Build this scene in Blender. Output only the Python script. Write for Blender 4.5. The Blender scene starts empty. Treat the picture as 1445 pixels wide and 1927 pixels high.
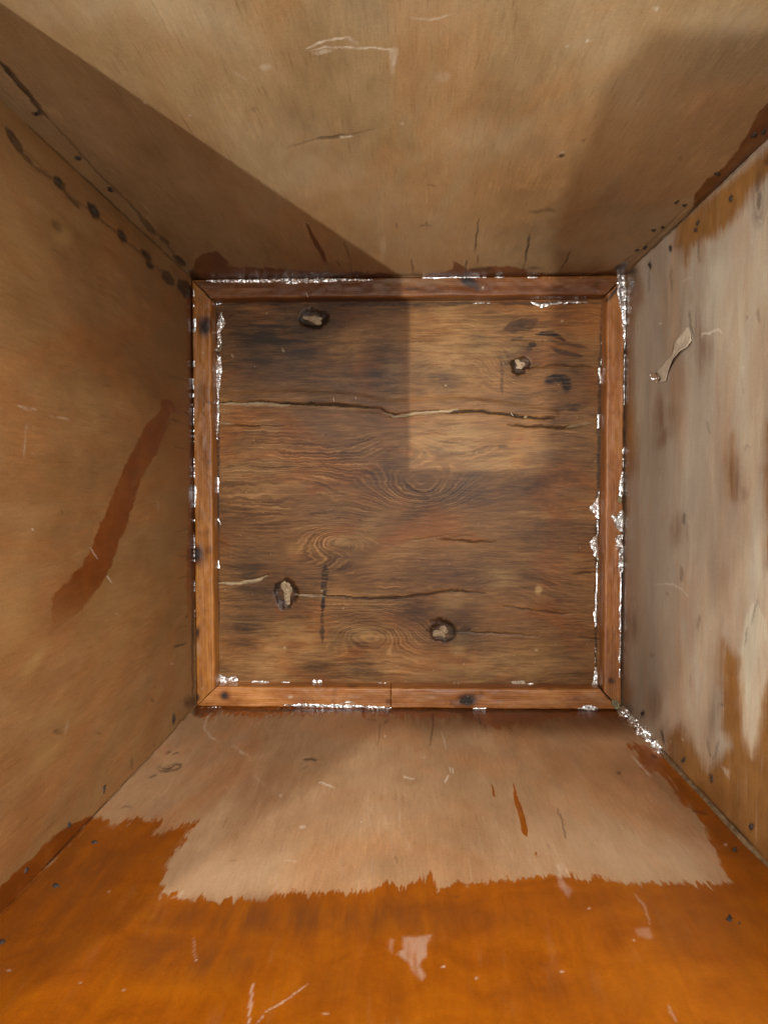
import bpy, math, random
import numpy as np
from mathutils import Vector, Euler

random.seed(7)
rng = np.random.default_rng(7)
SC = bpy.context.scene
COL = SC.collection

# ------------------------------------------------------------------ camera
FPX, CXP, CYP, H = 1447.0, 722.5, 963.5, 0.82
ROT = tuple(math.radians(a) for a in (-2.19993, 1.79242, -0.10666))
cam_data = bpy.data.cameras.new('camera')
cam = bpy.data.objects.new('camera', cam_data)
COL.objects.link(cam)
cam.location = (0, 0, H)
cam.rotation_euler = ROT
cam_data.sensor_fit = 'VERTICAL'
cam_data.sensor_height = 36
cam_data.lens = FPX / 1927 * 36
cam_data.clip_start = 0.01
cam_data.clip_end = 100
SC.camera = cam

# ------------------------------------------------------------------ light
world = bpy.data.worlds.new("World")
SC.world = world
world.use_nodes = True
bg = world.node_tree.nodes['Background']
bg.inputs[0].default_value = (1.0, 0.97, 0.92, 1)
bg.inputs[1].default_value = 0.54


def lamp(name, loc, power, radius, color):
    d = bpy.data.lights.new(name, 'POINT')
    d.energy = power
    d.shadow_soft_size = radius
    d.color = color
    o = bpy.data.objects.new(name, d)
    o.location = loc
    COL.objects.link(o)
    return o


def panel_lamp(name, loc, aim, sx, sy, power, color):
    d = bpy.data.lights.new(name, 'AREA')
    d.shape = 'RECTANGLE'
    d.size, d.size_y, d.energy, d.color = sx, sy, power, color
    o = bpy.data.objects.new(name, d)
    o.location = loc
    o.rotation_euler = (Vector(aim) - Vector(loc)).to_track_quat('-Z', 'Y').to_euler()
    COL.objects.link(o)
    return o


LAMP_A = (-0.978, -1.071, 2.6)      # ceiling lamp beyond the near left corner
LAMP_B = (-1.016, 2.003, 2.6)       # ceiling lamp beyond the far side
lamp('ceiling_lamp', LAMP_A, 255, 0.011, (1.0, 0.95, 0.86))
lamp('ceiling_lamp', LAMP_B, 245, 0.06, (1.0, 0.95, 0.88))
panel_lamp('fill_panel', (0.30, 0.45, 2.7), (0, 0, 0), 1.3, 1.3, 36, (1.0, 0.96, 0.90))  # soft fills added to brighten the bottom board and the sides
panel_lamp('fill_panel', (1.0, 1.7, 2.7), (0, 0, 0), 1.2, 1.2, 105, (1.0, 0.96, 0.90))
panel_lamp('fill_panel', (-1.7, -0.3, 2.6), (0, 0, 0), 1.2, 1.2, 105, (1.0, 0.96, 0.90))
panel_lamp('fill_panel', (1.5, 0.5, 2.4), (0, 0, 0), 1.2, 1.2, 30, (1.0, 0.96, 0.90))
panel_lamp('fill_panel', (1.3, -1.2, 2.7), (0, 0, 0), 1.2, 1.2, 20, (1.0, 0.96, 0.90))

SC.view_settings.view_transform = 'Standard'
SC.view_settings.look = 'None'
SC.view_settings.exposure = 0
SC.view_settings.gamma = 1

# ------------------------------------------------------------------ measures (metres)
X0, X1, Y0, Y1 = -0.2242, 0.2216, -0.2371, 0.2111
TOP = 0.60
TH = 0.007
HB = 0.021
WB = dict(left=0.0200, right=0.0187, top=0.0200, bottom=0.0215)
M3 = np.array(Euler(ROT, 'XYZ').to_matrix())


def to_px(P):
    v = (P - np.array([0, 0, H])) @ M3
    return CXP + FPX * v[:, 0] / -v[:, 2], CYP - FPX * v[:, 1] / -v[:, 2]


def ray(px, py):
    return M3 @ np.array([(px - CXP) / FPX, -(py - CYP) / FPX, -1.0])


def on(surface, px, py, z=0.0, off=0.0):
    """the place on one of the chest's planes where a thing was measured"""
    d = ray(px, py)
    o = np.array([0, 0, H])
    if surface == 'floor':
        t = (z - H) / d[2]
    elif surface == 'top':
        t = (Y1 - off) / d[1]
    elif surface == 'bottom':
        t = (Y0 + off) / d[1]
    elif surface == 'left':
        t = (X0 + off) / d[0]
    else:
        t = (X1 - off) / d[0]
    return o + d * t


# ------------------------------------------------------------------ numpy noise and stain shapes
_LAT = rng.random((256, 256))


def vnoise(x, y):
    xi = np.floor(x).astype(int); yi = np.floor(y).astype(int)
    fx = x - xi; fy = y - yi
    fx = fx * fx * (3 - 2 * fx); fy = fy * fy * (3 - 2 * fy)
    a = _LAT[xi & 255, yi & 255]; b = _LAT[(xi + 1) & 255, yi & 255]
    c = _LAT[xi & 255, (yi + 1) & 255]; d = _LAT[(xi + 1) & 255, (yi + 1) & 255]
    return (a * (1 - fx) + b * fx) * (1 - fy) + (c * (1 - fx) + d * fx) * fy - 0.5


def sdf_poly(x, y, pts, far=60.0):
    """signed distance, positive inside, evaluated only near the polygon"""
    pts = np.array(pts, float)
    out = np.full(x.shape, -far)
    lo = pts.min(0) - far; hi = pts.max(0) + far
    k = np.where((x > lo[0]) & (x < hi[0]) & (y > lo[1]) & (y < hi[1]))[0]
    if not len(k):
        return out
    px, py = x[k], y[k]
    d = np.full(px.shape, 1e9); ins = np.zeros(px.shape, bool)
    n = len(pts)
    for i in range(n):
        a = pts[i]; b = pts[(i + 1) % n]; e = b - a
        t = np.clip(((px - a[0]) * e[0] + (py - a[1]) * e[1]) / (e @ e + 1e-12), 0, 1)
        d = np.minimum(d, np.hypot(px - a[0] - t * e[0], py - a[1] - t * e[1]))
        c = (a[1] > py) != (b[1] > py)
        with np.errstate(divide='ignore', invalid='ignore'):
            xi = a[0] + (py - a[1]) * e[0] / (e[1] if abs(e[1]) > 1e-9 else 1e-9)
        ins ^= c & (px < xi)
    out[k] = np.clip(np.where(ins, d, -d), -far, far)
    return out


def sstep(v, a, b):
    t = np.clip((v - a) / (b - a), 0, 1)
    return t * t * (3 - 2 * t)


def stroke(x, y, pts, w, soft=1.0, taper=True):
    """a line of half-width w; the ends taper"""
    pts = np.array(pts, float)
    out = np.zeros(x.shape)
    lo = pts.min(0) - w - soft - 2; hi = pts.max(0) + w + soft + 2
    k = np.where((x > lo[0]) & (x < hi[0]) & (y > lo[1]) & (y < hi[1]))[0]
    if not len(k):
        return out
    px, py = x[k], y[k]
    seg = np.hypot(*np.diff(pts, axis=0).T); tot = seg.sum() + 1e-9; acc = 0
    best = np.full(px.shape, 1e9); pos = np.zeros(px.shape)
    for i in range(len(pts) - 1):
        a = pts[i]; e = pts[i + 1] - a
        t = np.clip(((px - a[0]) * e[0] + (py - a[1]) * e[1]) / (e @ e + 1e-12), 0, 1)
        d = np.hypot(px - a[0] - t * e[0], py - a[1] - t * e[1])
        s = d < best
        best = np.where(s, d, best); pos = np.where(s, (acc + t * seg[i]) / tot, pos)
        acc += seg[i]
    ww = w * (np.clip(4 * np.minimum(pos, 1 - pos) + .25, 0, 1) if taper else 1.0)
    out[k] = 1 - sstep(best, ww - soft * .5, ww + soft)
    return out


def blob(x, y, cx, cy, rx, ry, ang=0.0, soft=0.5):
    ca, sa = math.cos(math.radians(ang)), math.sin(math.radians(ang))
    dx, dy = x - cx, y - cy
    r = np.hypot((dx * ca + dy * sa) / rx, (-dx * sa + dy * ca) / ry)
    return 1 - sstep(r, 1 - soft, 1 + soft)


def ring(x, y, cx, cy, rx, ry, ang=0.0, w=0.25):
    ca, sa = math.cos(math.radians(ang)), math.sin(math.radians(ang))
    dx, dy = x - cx, y - cy
    r = np.hypot((dx * ca + dy * sa) / rx, (-dx * sa + dy * ca) / ry)
    return 1 - sstep(np.abs(r - 1), w * .3, w)


# ------------------------------------------------------------------ objects
def link(name, data, parent=None):
    o = bpy.data.objects.new(name, data)
    COL.objects.link(o)
    if parent is not None:
        o.parent = parent
    return o


def mesh_np(name, verts, quads, mat, parent=None, attrs=None, smooth=True, tris=None):
    me = bpy.data.meshes.new(name)
    verts = np.asarray(verts, np.float32)
    quads = np.asarray(quads, np.int32).reshape(-1, 4) if quads is not None and len(quads) else np.zeros((0, 4), np.int32)
    tris = np.asarray(tris, np.int32).reshape(-1, 3) if tris is not None and len(tris) else np.zeros((0, 3), np.int32)
    nl = quads.size + tris.size; nf = len(quads) + len(tris)
    me.vertices.add(len(verts)); me.vertices.foreach_set('co', verts.ravel())
    me.loops.add(nl); me.polygons.add(nf)
    me.loops.foreach_set('vertex_index', np.concatenate([quads.ravel(), tris.ravel()]).astype(np.int32))
    st = np.concatenate([np.arange(len(quads)) * 4, quads.size + np.arange(len(tris)) * 3]).astype(np.int32)
    me.polygons.foreach_set('loop_start', st)
    me.polygons.foreach_set('use_smooth', np.full(nf, smooth))
    me.update(calc_edges=True)
    for k, a in (attrs or {}).items():
        a = np.asarray(a, np.float32)
        if a.ndim == 2:
            me.attributes.new(k, 'FLOAT_VECTOR', 'POINT').data.foreach_set('vector', a.ravel())
        else:
            me.attributes.new(k, 'FLOAT', 'POINT').data.foreach_set('value', a)
    me.materials.append(mat)
    me.validate()
    return link(name, me, parent)


# ------------------------------------------------------------------ materials
class NT:
    def __init__(self, name):
        self.m = bpy.data.materials.new(name)
        self.m.use_nodes = True
        self.t = self.m.node_tree
        self.bsdf = self.t.nodes['Principled BSDF']

    def n(self, kind, props=None, **ins):
        nd = self.t.nodes.new(kind)
        for k, v in (props or {}).items():
            setattr(nd, k, v)
        for k, v in ins.items():
            self.put(nd.inputs[int(k[1:]) if k[0] == '_' else k.replace('__', ' ')], v)
        return nd

    def put(self, sock, v):
        if hasattr(v, 'is_linked') or isinstance(v, bpy.types.NodeSocket):
            self.t.links.new(v, sock)
        else:
            if isinstance(v, (tuple, list)) and len(v) == 3 and sock.type == 'RGBA':
                v = (*v, 1)
            sock.default_value = v

    def attr(self, name, vec=False):
        nd = self.n('ShaderNodeAttribute', dict(attribute_name=name))
        return nd.outputs['Vector' if vec else 'Fac']

    def math(self, op, a, b=0.0, c=0.0, clamp=False):
        return self.n('ShaderNodeMath', dict(operation=op, use_clamp=clamp), _0=a, _1=b, _2=c).outputs[0]

    def noise(self, vec, scale, detail=3.0, rough=0.55, dist=0.0):
        return self.n('ShaderNodeTexNoise', None, Vector=vec, Scale=scale, Detail=detail, Roughness=rough, Distortion=dist).outputs[0]

    def scale(self, vec, s):
        return self.n('ShaderNodeMapping', None, Vector=vec, Scale=s).outputs[0]

    def range(self, v, a, b, c=0.0, d=1.0, smooth=True):
        return self.n('ShaderNodeMapRange', dict(interpolation_type='SMOOTHSTEP' if smooth else 'LINEAR'), _0=v, _1=a, _2=b, _3=c, _4=d).outputs[0]

    def mix(self, f, a, b, mode='MIX'):
        nd = self.n('ShaderNodeMix', dict(data_type='RGBA', blend_type=mode, clamp_factor=True))
        self.put(nd.inputs[0], f); self.put(nd.inputs[6], a); self.put(nd.inputs[7], b)
        return nd.outputs[2]

    def ramp(self, v, stops):
        nd = self.n('ShaderNodeValToRGB', None, Fac=v)
        e = nd.color_ramp.elements
        while len(e) < len(stops):
            e.new(0.5)
        for q, (p, c) in zip(e, stops):
            q.position = p; q.color = (*c, 1)
        return nd.outputs[0]

    def gray(self, v):
        return self.n('ShaderNodeCombineColor', None, _0=v, _1=v, _2=v).outputs[0]

    def bump(self, h, strength, dist):
        return self.n('ShaderNodeBump', None, Strength=strength, Distance=dist, Height=h).outputs[0]

    def done(self, col, rough, normal=None, spec=0.5, metal=0.0):
        for k, v in (('Base Color', col), ('Roughness', rough), ('Specular IOR Level', spec), ('Metallic', metal)):
            self.put(self.bsdf.inputs[k], v)
        if normal is not None:
            self.put(self.bsdf.inputs['Normal'], normal)
        return self.m


C_DARK = (0.016, 0.011, 0.010)
C_PALE = (0.62, 0.54, 0.44)


def panel_material(name, bare, varn, teeth, seed, grain_along_v=True, brown=(0.13, 0.055, 0.018), rb=0.55, rv=0.36, edge=(-2.0, 2.6), worn=.42, fibre=1.0):
    """plywood face: dusty bare veneer, old shellac with a ragged edge, dirt and scratches"""
    t = NT(name)
    g = t.n('ShaderNodeVectorMath', dict(operation='ADD'), _0=t.attr('gco', True), _1=(seed, seed * .37, 0)).outputs[0]
    stretch = (1.0, 0.11, 1.0) if grain_along_v else (0.11, 1.0, 1.0)
    mid = (1.0, 0.35, 1.0) if grain_along_v else (0.35, 1.0, 1.0)
    gs = t.scale(g, stretch); gm = t.scale(g, mid)
    big = t.noise(gm, 11, 4, .55, .4)
    med = t.noise(gm, 48, 4, .6, .6)
    fib = t.noise(gs, 420, 4, .65)
    fib2 = t.noise(gs, 130, 3, .6, .3)
    fine = t.noise(g, 1100, 2, .6)
    v = t.math('ADD', t.math('MULTIPLY', big, .65), t.math('MULTIPLY', med, .35))
    base = t.ramp(v, [(.34, bare[0]), (.5, bare[1]), (.66, bare[2])])
    # worn lighter and redder clouds
    base = t.mix(t.range(t.noise(g, 23, 5, .62, .8), .52, .72, 0, .55), base, bare[3])
    wash = t.noise(gm, 6.5, 6, .6, 1.6)
    base = t.mix(t.range(wash, .46, .62, 0, .48), base, t.mix(1.0, base, (1.16, .86, .62), 'MULTIPLY'))
    base = t.mix(t.range(t.noise(gm, 9, 6, .62, 1.2), .54, .66, 0, .55), base, t.mix(1.0, base, (.80, .80, .84), 'MULTIPLY'))
    mott = t.noise(g, 380, 4, .7)
    tone = t.math('ADD', t.math('MULTIPLY', fib, .30), t.math('MULTIPLY', fib2, .20))
    tone = t.math('ADD', tone, t.math('ADD', t.math('MULTIPLY', fine, .42), t.math('ADD', t.math('MULTIPLY', mott, .40), .34)))
    tn = t.gray(tone)
    base = t.mix(1.0, base, tn, 'MULTIPLY')
    pore = t.range(t.noise(t.scale(g, (1, .045, 1) if grain_along_v else (.045, 1, 1)), 620, 3, .6), .57, .72, 0, .42 * fibre)
    base = t.mix(pore, base, t.mix(1.0, base, (.55, .45, .38), 'MULTIPLY'))
    scuff = t.range(t.math('MULTIPLY', t.noise(t.scale(g, (1, .07, 1) if grain_along_v else (.07, 1, 1)), 410, 3, .6), t.noise(g, 17, 4, .6)), .30, .42, 0, .32 * fibre)
    base = t.mix(scuff, base, t.mix(1.0, base, (1.5, 1.5, 1.5), 'MULTIPLY'))
    # ragged shellac
    jag = t.math('SUBTRACT', t.math('ADD', t.math('MULTIPLY', t.noise(gs, 260, 4, .65), 1.5), t.math('MULTIPLY', t.noise(g, 90, 3, .6), .5)), 1.0)
    m = t.range(t.math('ADD', t.attr('varn'), t.math('MULTIPLY', jag, teeth)), *edge)
    m = t.math('MULTIPLY', m, t.attr('vk'))
    m = t.math('MAXIMUM', m, t.range(t.math('ADD', t.attr('run'), t.math('MULTIPLY', jag, 1.5)), -.8, 1.2))
    vv = t.math('ADD', t.math('MULTIPLY', big, .45), t.math('MULTIPLY', t.noise(g, 30, 5, .62, 1.0), .55))
    vc = t.ramp(vv, [(.34, varn[0]), (.5, varn[1]), (.66, varn[2])])
    vt = t.gray(t.math('ADD', t.math('MULTIPLY', fib2, .50), t.math('ADD', t.math('MULTIPLY', fine, .34), t.math('ADD', t.math('MULTIPLY', mott, .36), .40))))
    vc = t.mix(1.0, vc, vt, 'MULTIPLY')
    wear = t.range(t.math('ADD', t.noise(gs, 90, 4, .7), t.math('MULTIPLY', t.noise(g, 16, 2), .6)), .86, 1.10, 0, worn)
    m2 = t.math('MULTIPLY', m, t.math('SUBTRACT', 1.0, wear))
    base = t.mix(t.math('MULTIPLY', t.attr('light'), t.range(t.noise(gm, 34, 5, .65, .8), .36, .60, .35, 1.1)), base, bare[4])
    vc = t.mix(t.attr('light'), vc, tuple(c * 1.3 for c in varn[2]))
    col = t.mix(m2, base, vc)
    col = t.mix(t.math('MULTIPLY', t.attr('brown'), t.range(t.math('ADD', t.math('MULTIPLY', t.noise(gs, 75, 5, .65, .5), .6), t.math('MULTIPLY', t.noise(gm, 30, 5, .65, .8), .4)), .38, .60, .30, 1.15)), col, brown)
    col = t.mix(t.math('MULTIPLY', t.attr('dark'), t.range(t.math('ADD', t.math('MULTIPLY', t.noise(gs, 240, 4, .7), .6), t.math('MULTIPLY', fine, .4)), .34, .56, .45, 1.05)), col, C_DARK)
    col = t.mix(t.math('MULTIPLY', t.attr('pale'), t.range(t.noise(gs, 210, 4, .6), .36, .58, .45, 1)), col, C_PALE)
    r = t.math('ADD', t.math('SUBTRACT', rb, t.math('MULTIPLY', m2, rb - rv)), t.math('MULTIPLY', t.math('SUBTRACT', med, .5), .25))
    h = t.math('ADD', t.math('MULTIPLY', fib, .6), t.math('ADD', t.math('MULTIPLY', fine, .3), t.math('MULTIPLY', m, .3)))
    return t.done(col, r, t.bump(h, .45, .0007), .32)


def floor_material():
    t = NT('figured_plywood_floor')
    g = t.attr('gco', True)
    ph = t.attr('grain')
    gs = t.scale(g, (0.07, 1, 1))
    warp = t.noise(t.scale(g, (.45, 1, 1)), 42, 5, .62)
    warp2 = t.noise(t.scale(g, (.25, 1, 1)), 160, 3, .6)
    p = t.math('ADD', ph, t.math('ADD', t.math('MULTIPLY', warp, 3.4), t.math('MULTIPLY', warp2, .9)))
    s = t.math('SINE', t.math('MULTIPLY', p, 6.2832))
    s2 = t.math('SINE', t.math('MULTIPLY', t.math('ADD', p, t.noise(g, 25, 2)), 6.2832 * .41))
    # sharp early-wood lines that come and go
    ln = t.range(s, -.2, 1.0, 0, 1)
    amt = t.math('MULTIPLY', t.attr('fig'), t.range(t.noise(t.scale(g, (.5, 1, 1)), 26, 4, .65), .36, .62, .1, 1.2))
    lines = t.math('ADD', .5, t.math('MULTIPLY', amt, t.math('ADD', t.math('MULTIPLY', t.math('SUBTRACT', ln, .45), .30), t.math('MULTIPLY', s2, .11))))
    fib = t.noise(gs, 520, 5, .72)
    fibw = t.noise(t.scale(g, (.10, 1, 1)), 170, 6, .74, .4)
    big = t.noise(t.scale(g, (.5, 1, 1)), 13, 5, .6, .9)
    fine = t.noise(g, 1100, 2, .6)
    v = t.math('ADD', t.math('MULTIPLY', lines, .30), t.math('ADD', t.math('MULTIPLY', fib, .26), t.math('ADD', t.math('MULTIPLY', fibw, .14), t.math('MULTIPLY', big, .30))))
    col = t.ramp(v, [(.38, (.060, .026, .010)), (.46, (.165, .076, .026)), (.53, (.275, .136, .048)), (.64, (.50, .28, .115))])
    col = t.mix(t.range(t.noise(t.scale(g, (.6, 1, 1)), 17, 4, .6, 1), .46, .66, 0, .75), col, t.mix(1.0, col, (1.15, .84, .60), 'MULTIPLY'))
    col = t.mix(t.range(t.noise(t.scale(g, (.45, 1, 1)), 24, 6, .68, .8), .50, .70, 0, .8), col, t.mix(1.0, col, (.54, .55, .56), 'MULTIPLY'))
    col = t.mix(t.range(t.noise(t.scale(g, (.16, 1, 1)), 85, 4, .7, .4), .56, .74, 0, .40), col, t.mix(1.0, col, (.42, .42, .46), 'MULTIPLY'))
    col = t.mix(1.0, col, t.gray(t.math('ADD', t.math('MULTIPLY', fine, .36), .82)), 'MULTIPLY')
    brk = t.math('ADD', t.math('MULTIPLY', fibw, .6), t.math('MULTIPLY', t.noise(t.scale(g, (.4, 1, 1)), 60, 4, .65, .8), .4))
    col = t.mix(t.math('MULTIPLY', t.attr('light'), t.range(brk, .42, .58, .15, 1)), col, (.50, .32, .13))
    col = t.mix(t.math('MULTIPLY', t.attr('brown'), t.range(brk, .40, .58, 1.15, .55)), col, (.034, .023, .015))
    st = t.math('MULTIPLY', t.attr('dark'), t.range(t.math('ADD', t.math('MULTIPLY', t.noise(t.scale(g, (.09, 1, 1)), 330, 4, .65), .6), t.math('MULTIPLY', fibw, .4)), .40, .53, .25, 1.25))
    col = t.mix(st, col, C_DARK)
    col = t.mix(t.attr('hole'), col, (.013, .009, .008))
    col = t.mix(t.math('MULTIPLY', t.attr('pale'), t.range(t.noise(gs, 500, 3), .3, .6, .45, 1)), col, (.46, .36, .22))
    r = t.math('ADD', .36, t.math('MULTIPLY', t.math('SUBTRACT', big, .5), .3))
    h = t.math('ADD', t.math('MULTIPLY', lines, .25), t.math('ADD', t.math('MULTIPLY', fib, .6), t.math('MULTIPLY', fine, .3)))
    return t.done(col, r, t.bump(h, .4, .0006), .22)


def batten_material(name, c0, c1, c2, seed):
    t = NT(name)
    g = t.n('ShaderNodeVectorMath', dict(operation='ADD'), _0=t.attr('gco', True), _1=(seed, seed * .7, seed * .3)).outputs[0]
    gs = t.scale(g, (0.045, 1, 1))
    w = t.noise(t.scale(g, (.1, 1, 1)), 55, 3, .55, .6)
    rings = t.math('SINE', t.math('MULTIPLY', t.math('ADD', t.n('ShaderNodeSeparateXYZ', None, _0=g).outputs[1], t.math('MULTIPLY', w, .011)), 2600))
    fib = t.noise(gs, 600, 4, .65)
    big = t.noise(t.scale(g, (.5, 1, 1)), 30, 5, .62, .8)
    fine = t.noise(g, 1300, 2, .6)
    v = t.math('ADD', t.math('MULTIPLY', rings, .035), t.math('ADD', t.math('MULTIPLY', fib, .45), t.math('MULTIPLY', big, .55)))
    col = t.ramp(v, [(.30, c0), (.5, c1), (.68, c2)])
    col = t.mix(t.range(t.noise(g, 38, 4, .65, 1), .54, .72, 0, .7), col, t.mix(1.0, col, (.62, .55, .52), 'MULTIPLY'))
    col = t.mix(1.0, col, t.gray(t.math('ADD', t.math('MULTIPLY', fine, .3), .85)), 'MULTIPLY')
    col = t.mix(t.attr('brown'), col, (.075, .018, .007))
    col = t.mix(t.attr('dark'), col, (.014, .009, .009))
    col = t.mix(t.attr('pale'), col, (.42, .34, .22))
    h = t.math('ADD', t.math('MULTIPLY', fib, .6), t.math('MULTIPLY', fine, .3))
    return t.done(col, t.math('ADD', .3, t.math('MULTIPLY', big, .25)), t.bump(h, .4, .0006), .5)


def foil_material():
    t = NT('silver_foil')
    co = t.n('ShaderNodeTexCoord').outputs['Object']
    n = t.noise(co, 900, 3, .6)
    dirt = t.range(t.noise(co, 200, 4, .65), .54, .70, 0, .85)
    col = t.mix(dirt, (.90, .91, .92), (.33, .27, .18))
    return t.done(col, t.math('ADD', .28, t.math('MULTIPLY', dirt, .35)), t.bump(n, .25, .0005), .5,
                  t.math('SUBTRACT', 1.0, t.math('MULTIPLY', dirt, .8)))


def plain_material(name, c0, c1, rough, scale=300, spec=.4, metal=0.0):
    t = NT(name)
    co = t.n('ShaderNodeTexCoord').outputs['Object']
    n = t.noise(co, scale, 4, .65)
    return t.done(t.ramp(n, [(.35, c0), (.65, c1)]), rough, t.bump(n, .4, .0008), spec, metal)


MAT = dict(
    top=panel_material('worn_plywood_far_side',
        [(0.2127, 0.1384, 0.06445), (0.2919, 0.196, 0.09668), (0.3512, 0.2523, 0.1378), (0.3067, 0.1936, 0.09082), (0.4353, 0.3639, 0.249)],
        [(.085, .026, .005), (.125, .040, .007), (.190, .068, .013)], 9, 1.3),
    bottom=panel_material('worn_plywood_near_side',
        [(0.2459, 0.1397, 0.06737), (0.3142, 0.187, 0.09663), (0.378, 0.241, 0.1325), (0.3142, 0.1693, 0.08759), (0.4918, 0.3444, 0.2246)],
        [(.150, .036, .001), (.228, .056, .0010), (.285, .080, .0014)], 38, 4.1, edge=(-2.6, 4.5), worn=.12, fibre=.8, brown=(.125, .036, .006)),
    left=panel_material('worn_plywood_left_side',
        [(0.1687, 0.08117, 0.02628), (0.2169, 0.1116, 0.04062), (0.2699, 0.1511, 0.05973), (0.2314, 0.1059, 0.04062), (0.3856, 0.2707, 0.09552)],
        [(.105, .025, .002), (.140, .034, .003), (.185, .054, .006)], 9, 7.7),
    right=panel_material('worn_plywood_right_side',
        [(0.2627, 0.2104, 0.1553), (0.3385, 0.2788, 0.2148), (0.4203, 0.3668, 0.2842), (0.3327, 0.2446, 0.1719), (0.5487, 0.5262, 0.3966)],
        [(.140, .060, .017), (.210, .096, .028), (.290, .142, .042)], 20, 9.9, grain_along_v=False, edge=(-14, 13), fibre=.5,
        brown=(.13, .062, .028)),
    floor=floor_material(),
    b_top=batten_material('dark_pine_batten', (0.0689, 0.0209, 0.00468), (0.1696, 0.057, 0.0117), (0.2862, 0.1187, 0.02964), 2.1),
    b_bottom=batten_material('orange_pine_batten', (0.159, 0.04469, 0.007488), (0.3498, 0.1256, 0.02621), (0.53, 0.2394, 0.0702), 5.3),
    b_left=batten_material('honey_pine_batten', (0.1399, 0.04617, 0.007488), (0.3434, 0.1283, 0.02122), (0.4961, 0.218, 0.04493), 8.2),
    b_right=batten_material('red_pine_batten', (0.1585, 0.0494, 0.01053), (0.3291, 0.1186, 0.02808), (0.451, 0.1976, 0.05616), 11.4),
    foil=foil_material(),
    paper=plain_material('old_paper', (.40, .32, .23), (.54, .45, .34), .8, 260),
    seam_paper=plain_material('dirty_paper_tape', (.070, .040, .018), (.190, .120, .06), .6, 220),
    knot=plain_material('torn_knot_wood', (.20, .14, .08), (.50, .38, .24), .8, 420),
    nail=plain_material('rusted_nail', (.012, .009, .008), (.050, .036, .028), .75, 900),
    glue=plain_material('old_glue', (.14, .11, .05), (.30, .26, .15), .35, 500),
    fleck=plain_material('wood_dust', (.62, .55, .42), (.80, .74, .62), .8, 900),
    ground=plain_material('room_floor', (.11, .10, .09), (.15, .14, .125), .7, 8),
    matte=plain_material('dark_matte', (.03, .03, .034), (.06, .06, .066), .9, 200),
)

# ------------------------------------------------------------------ the chest
chest = link('wooden_chest', None)
chest['label'] = 'open square plywood tea chest seen from above, with stained sides and a battened bottom'
chest['category'] = 'chest'


def grid_quads(nu, nv, flip):
    i = np.arange(nu - 1)[:, None] * nv + np.arange(nv - 1)[None, :]
    q = np.stack([i, i + nv, i + nv + 1, i + 1], -1).reshape(-1, 4)
    return q[:, ::-1] if flip else q


def warped_px(P):
    x, y = to_px(P)
    wx = 3.0 * vnoise(x / 14, y / 14) + 1.6 * vnoise(x / 5 + 9, y / 5)
    wy = 3.0 * vnoise(x / 14 + 50, y / 14) + 1.6 * vnoise(x / 5 + 90, y / 5)
    return x + wx, y + wy


def z_rows(n):
    r = np.linspace(1 / H, 1 / (H - 0.53), n)
    z = H - 1 / r
    return np.concatenate([z, np.linspace(0.535, TOP, 8)])


def mx(*a):
    o = a[0]
    for b in a[1:]:
        o = np.maximum(o, b)
    return o


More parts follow.
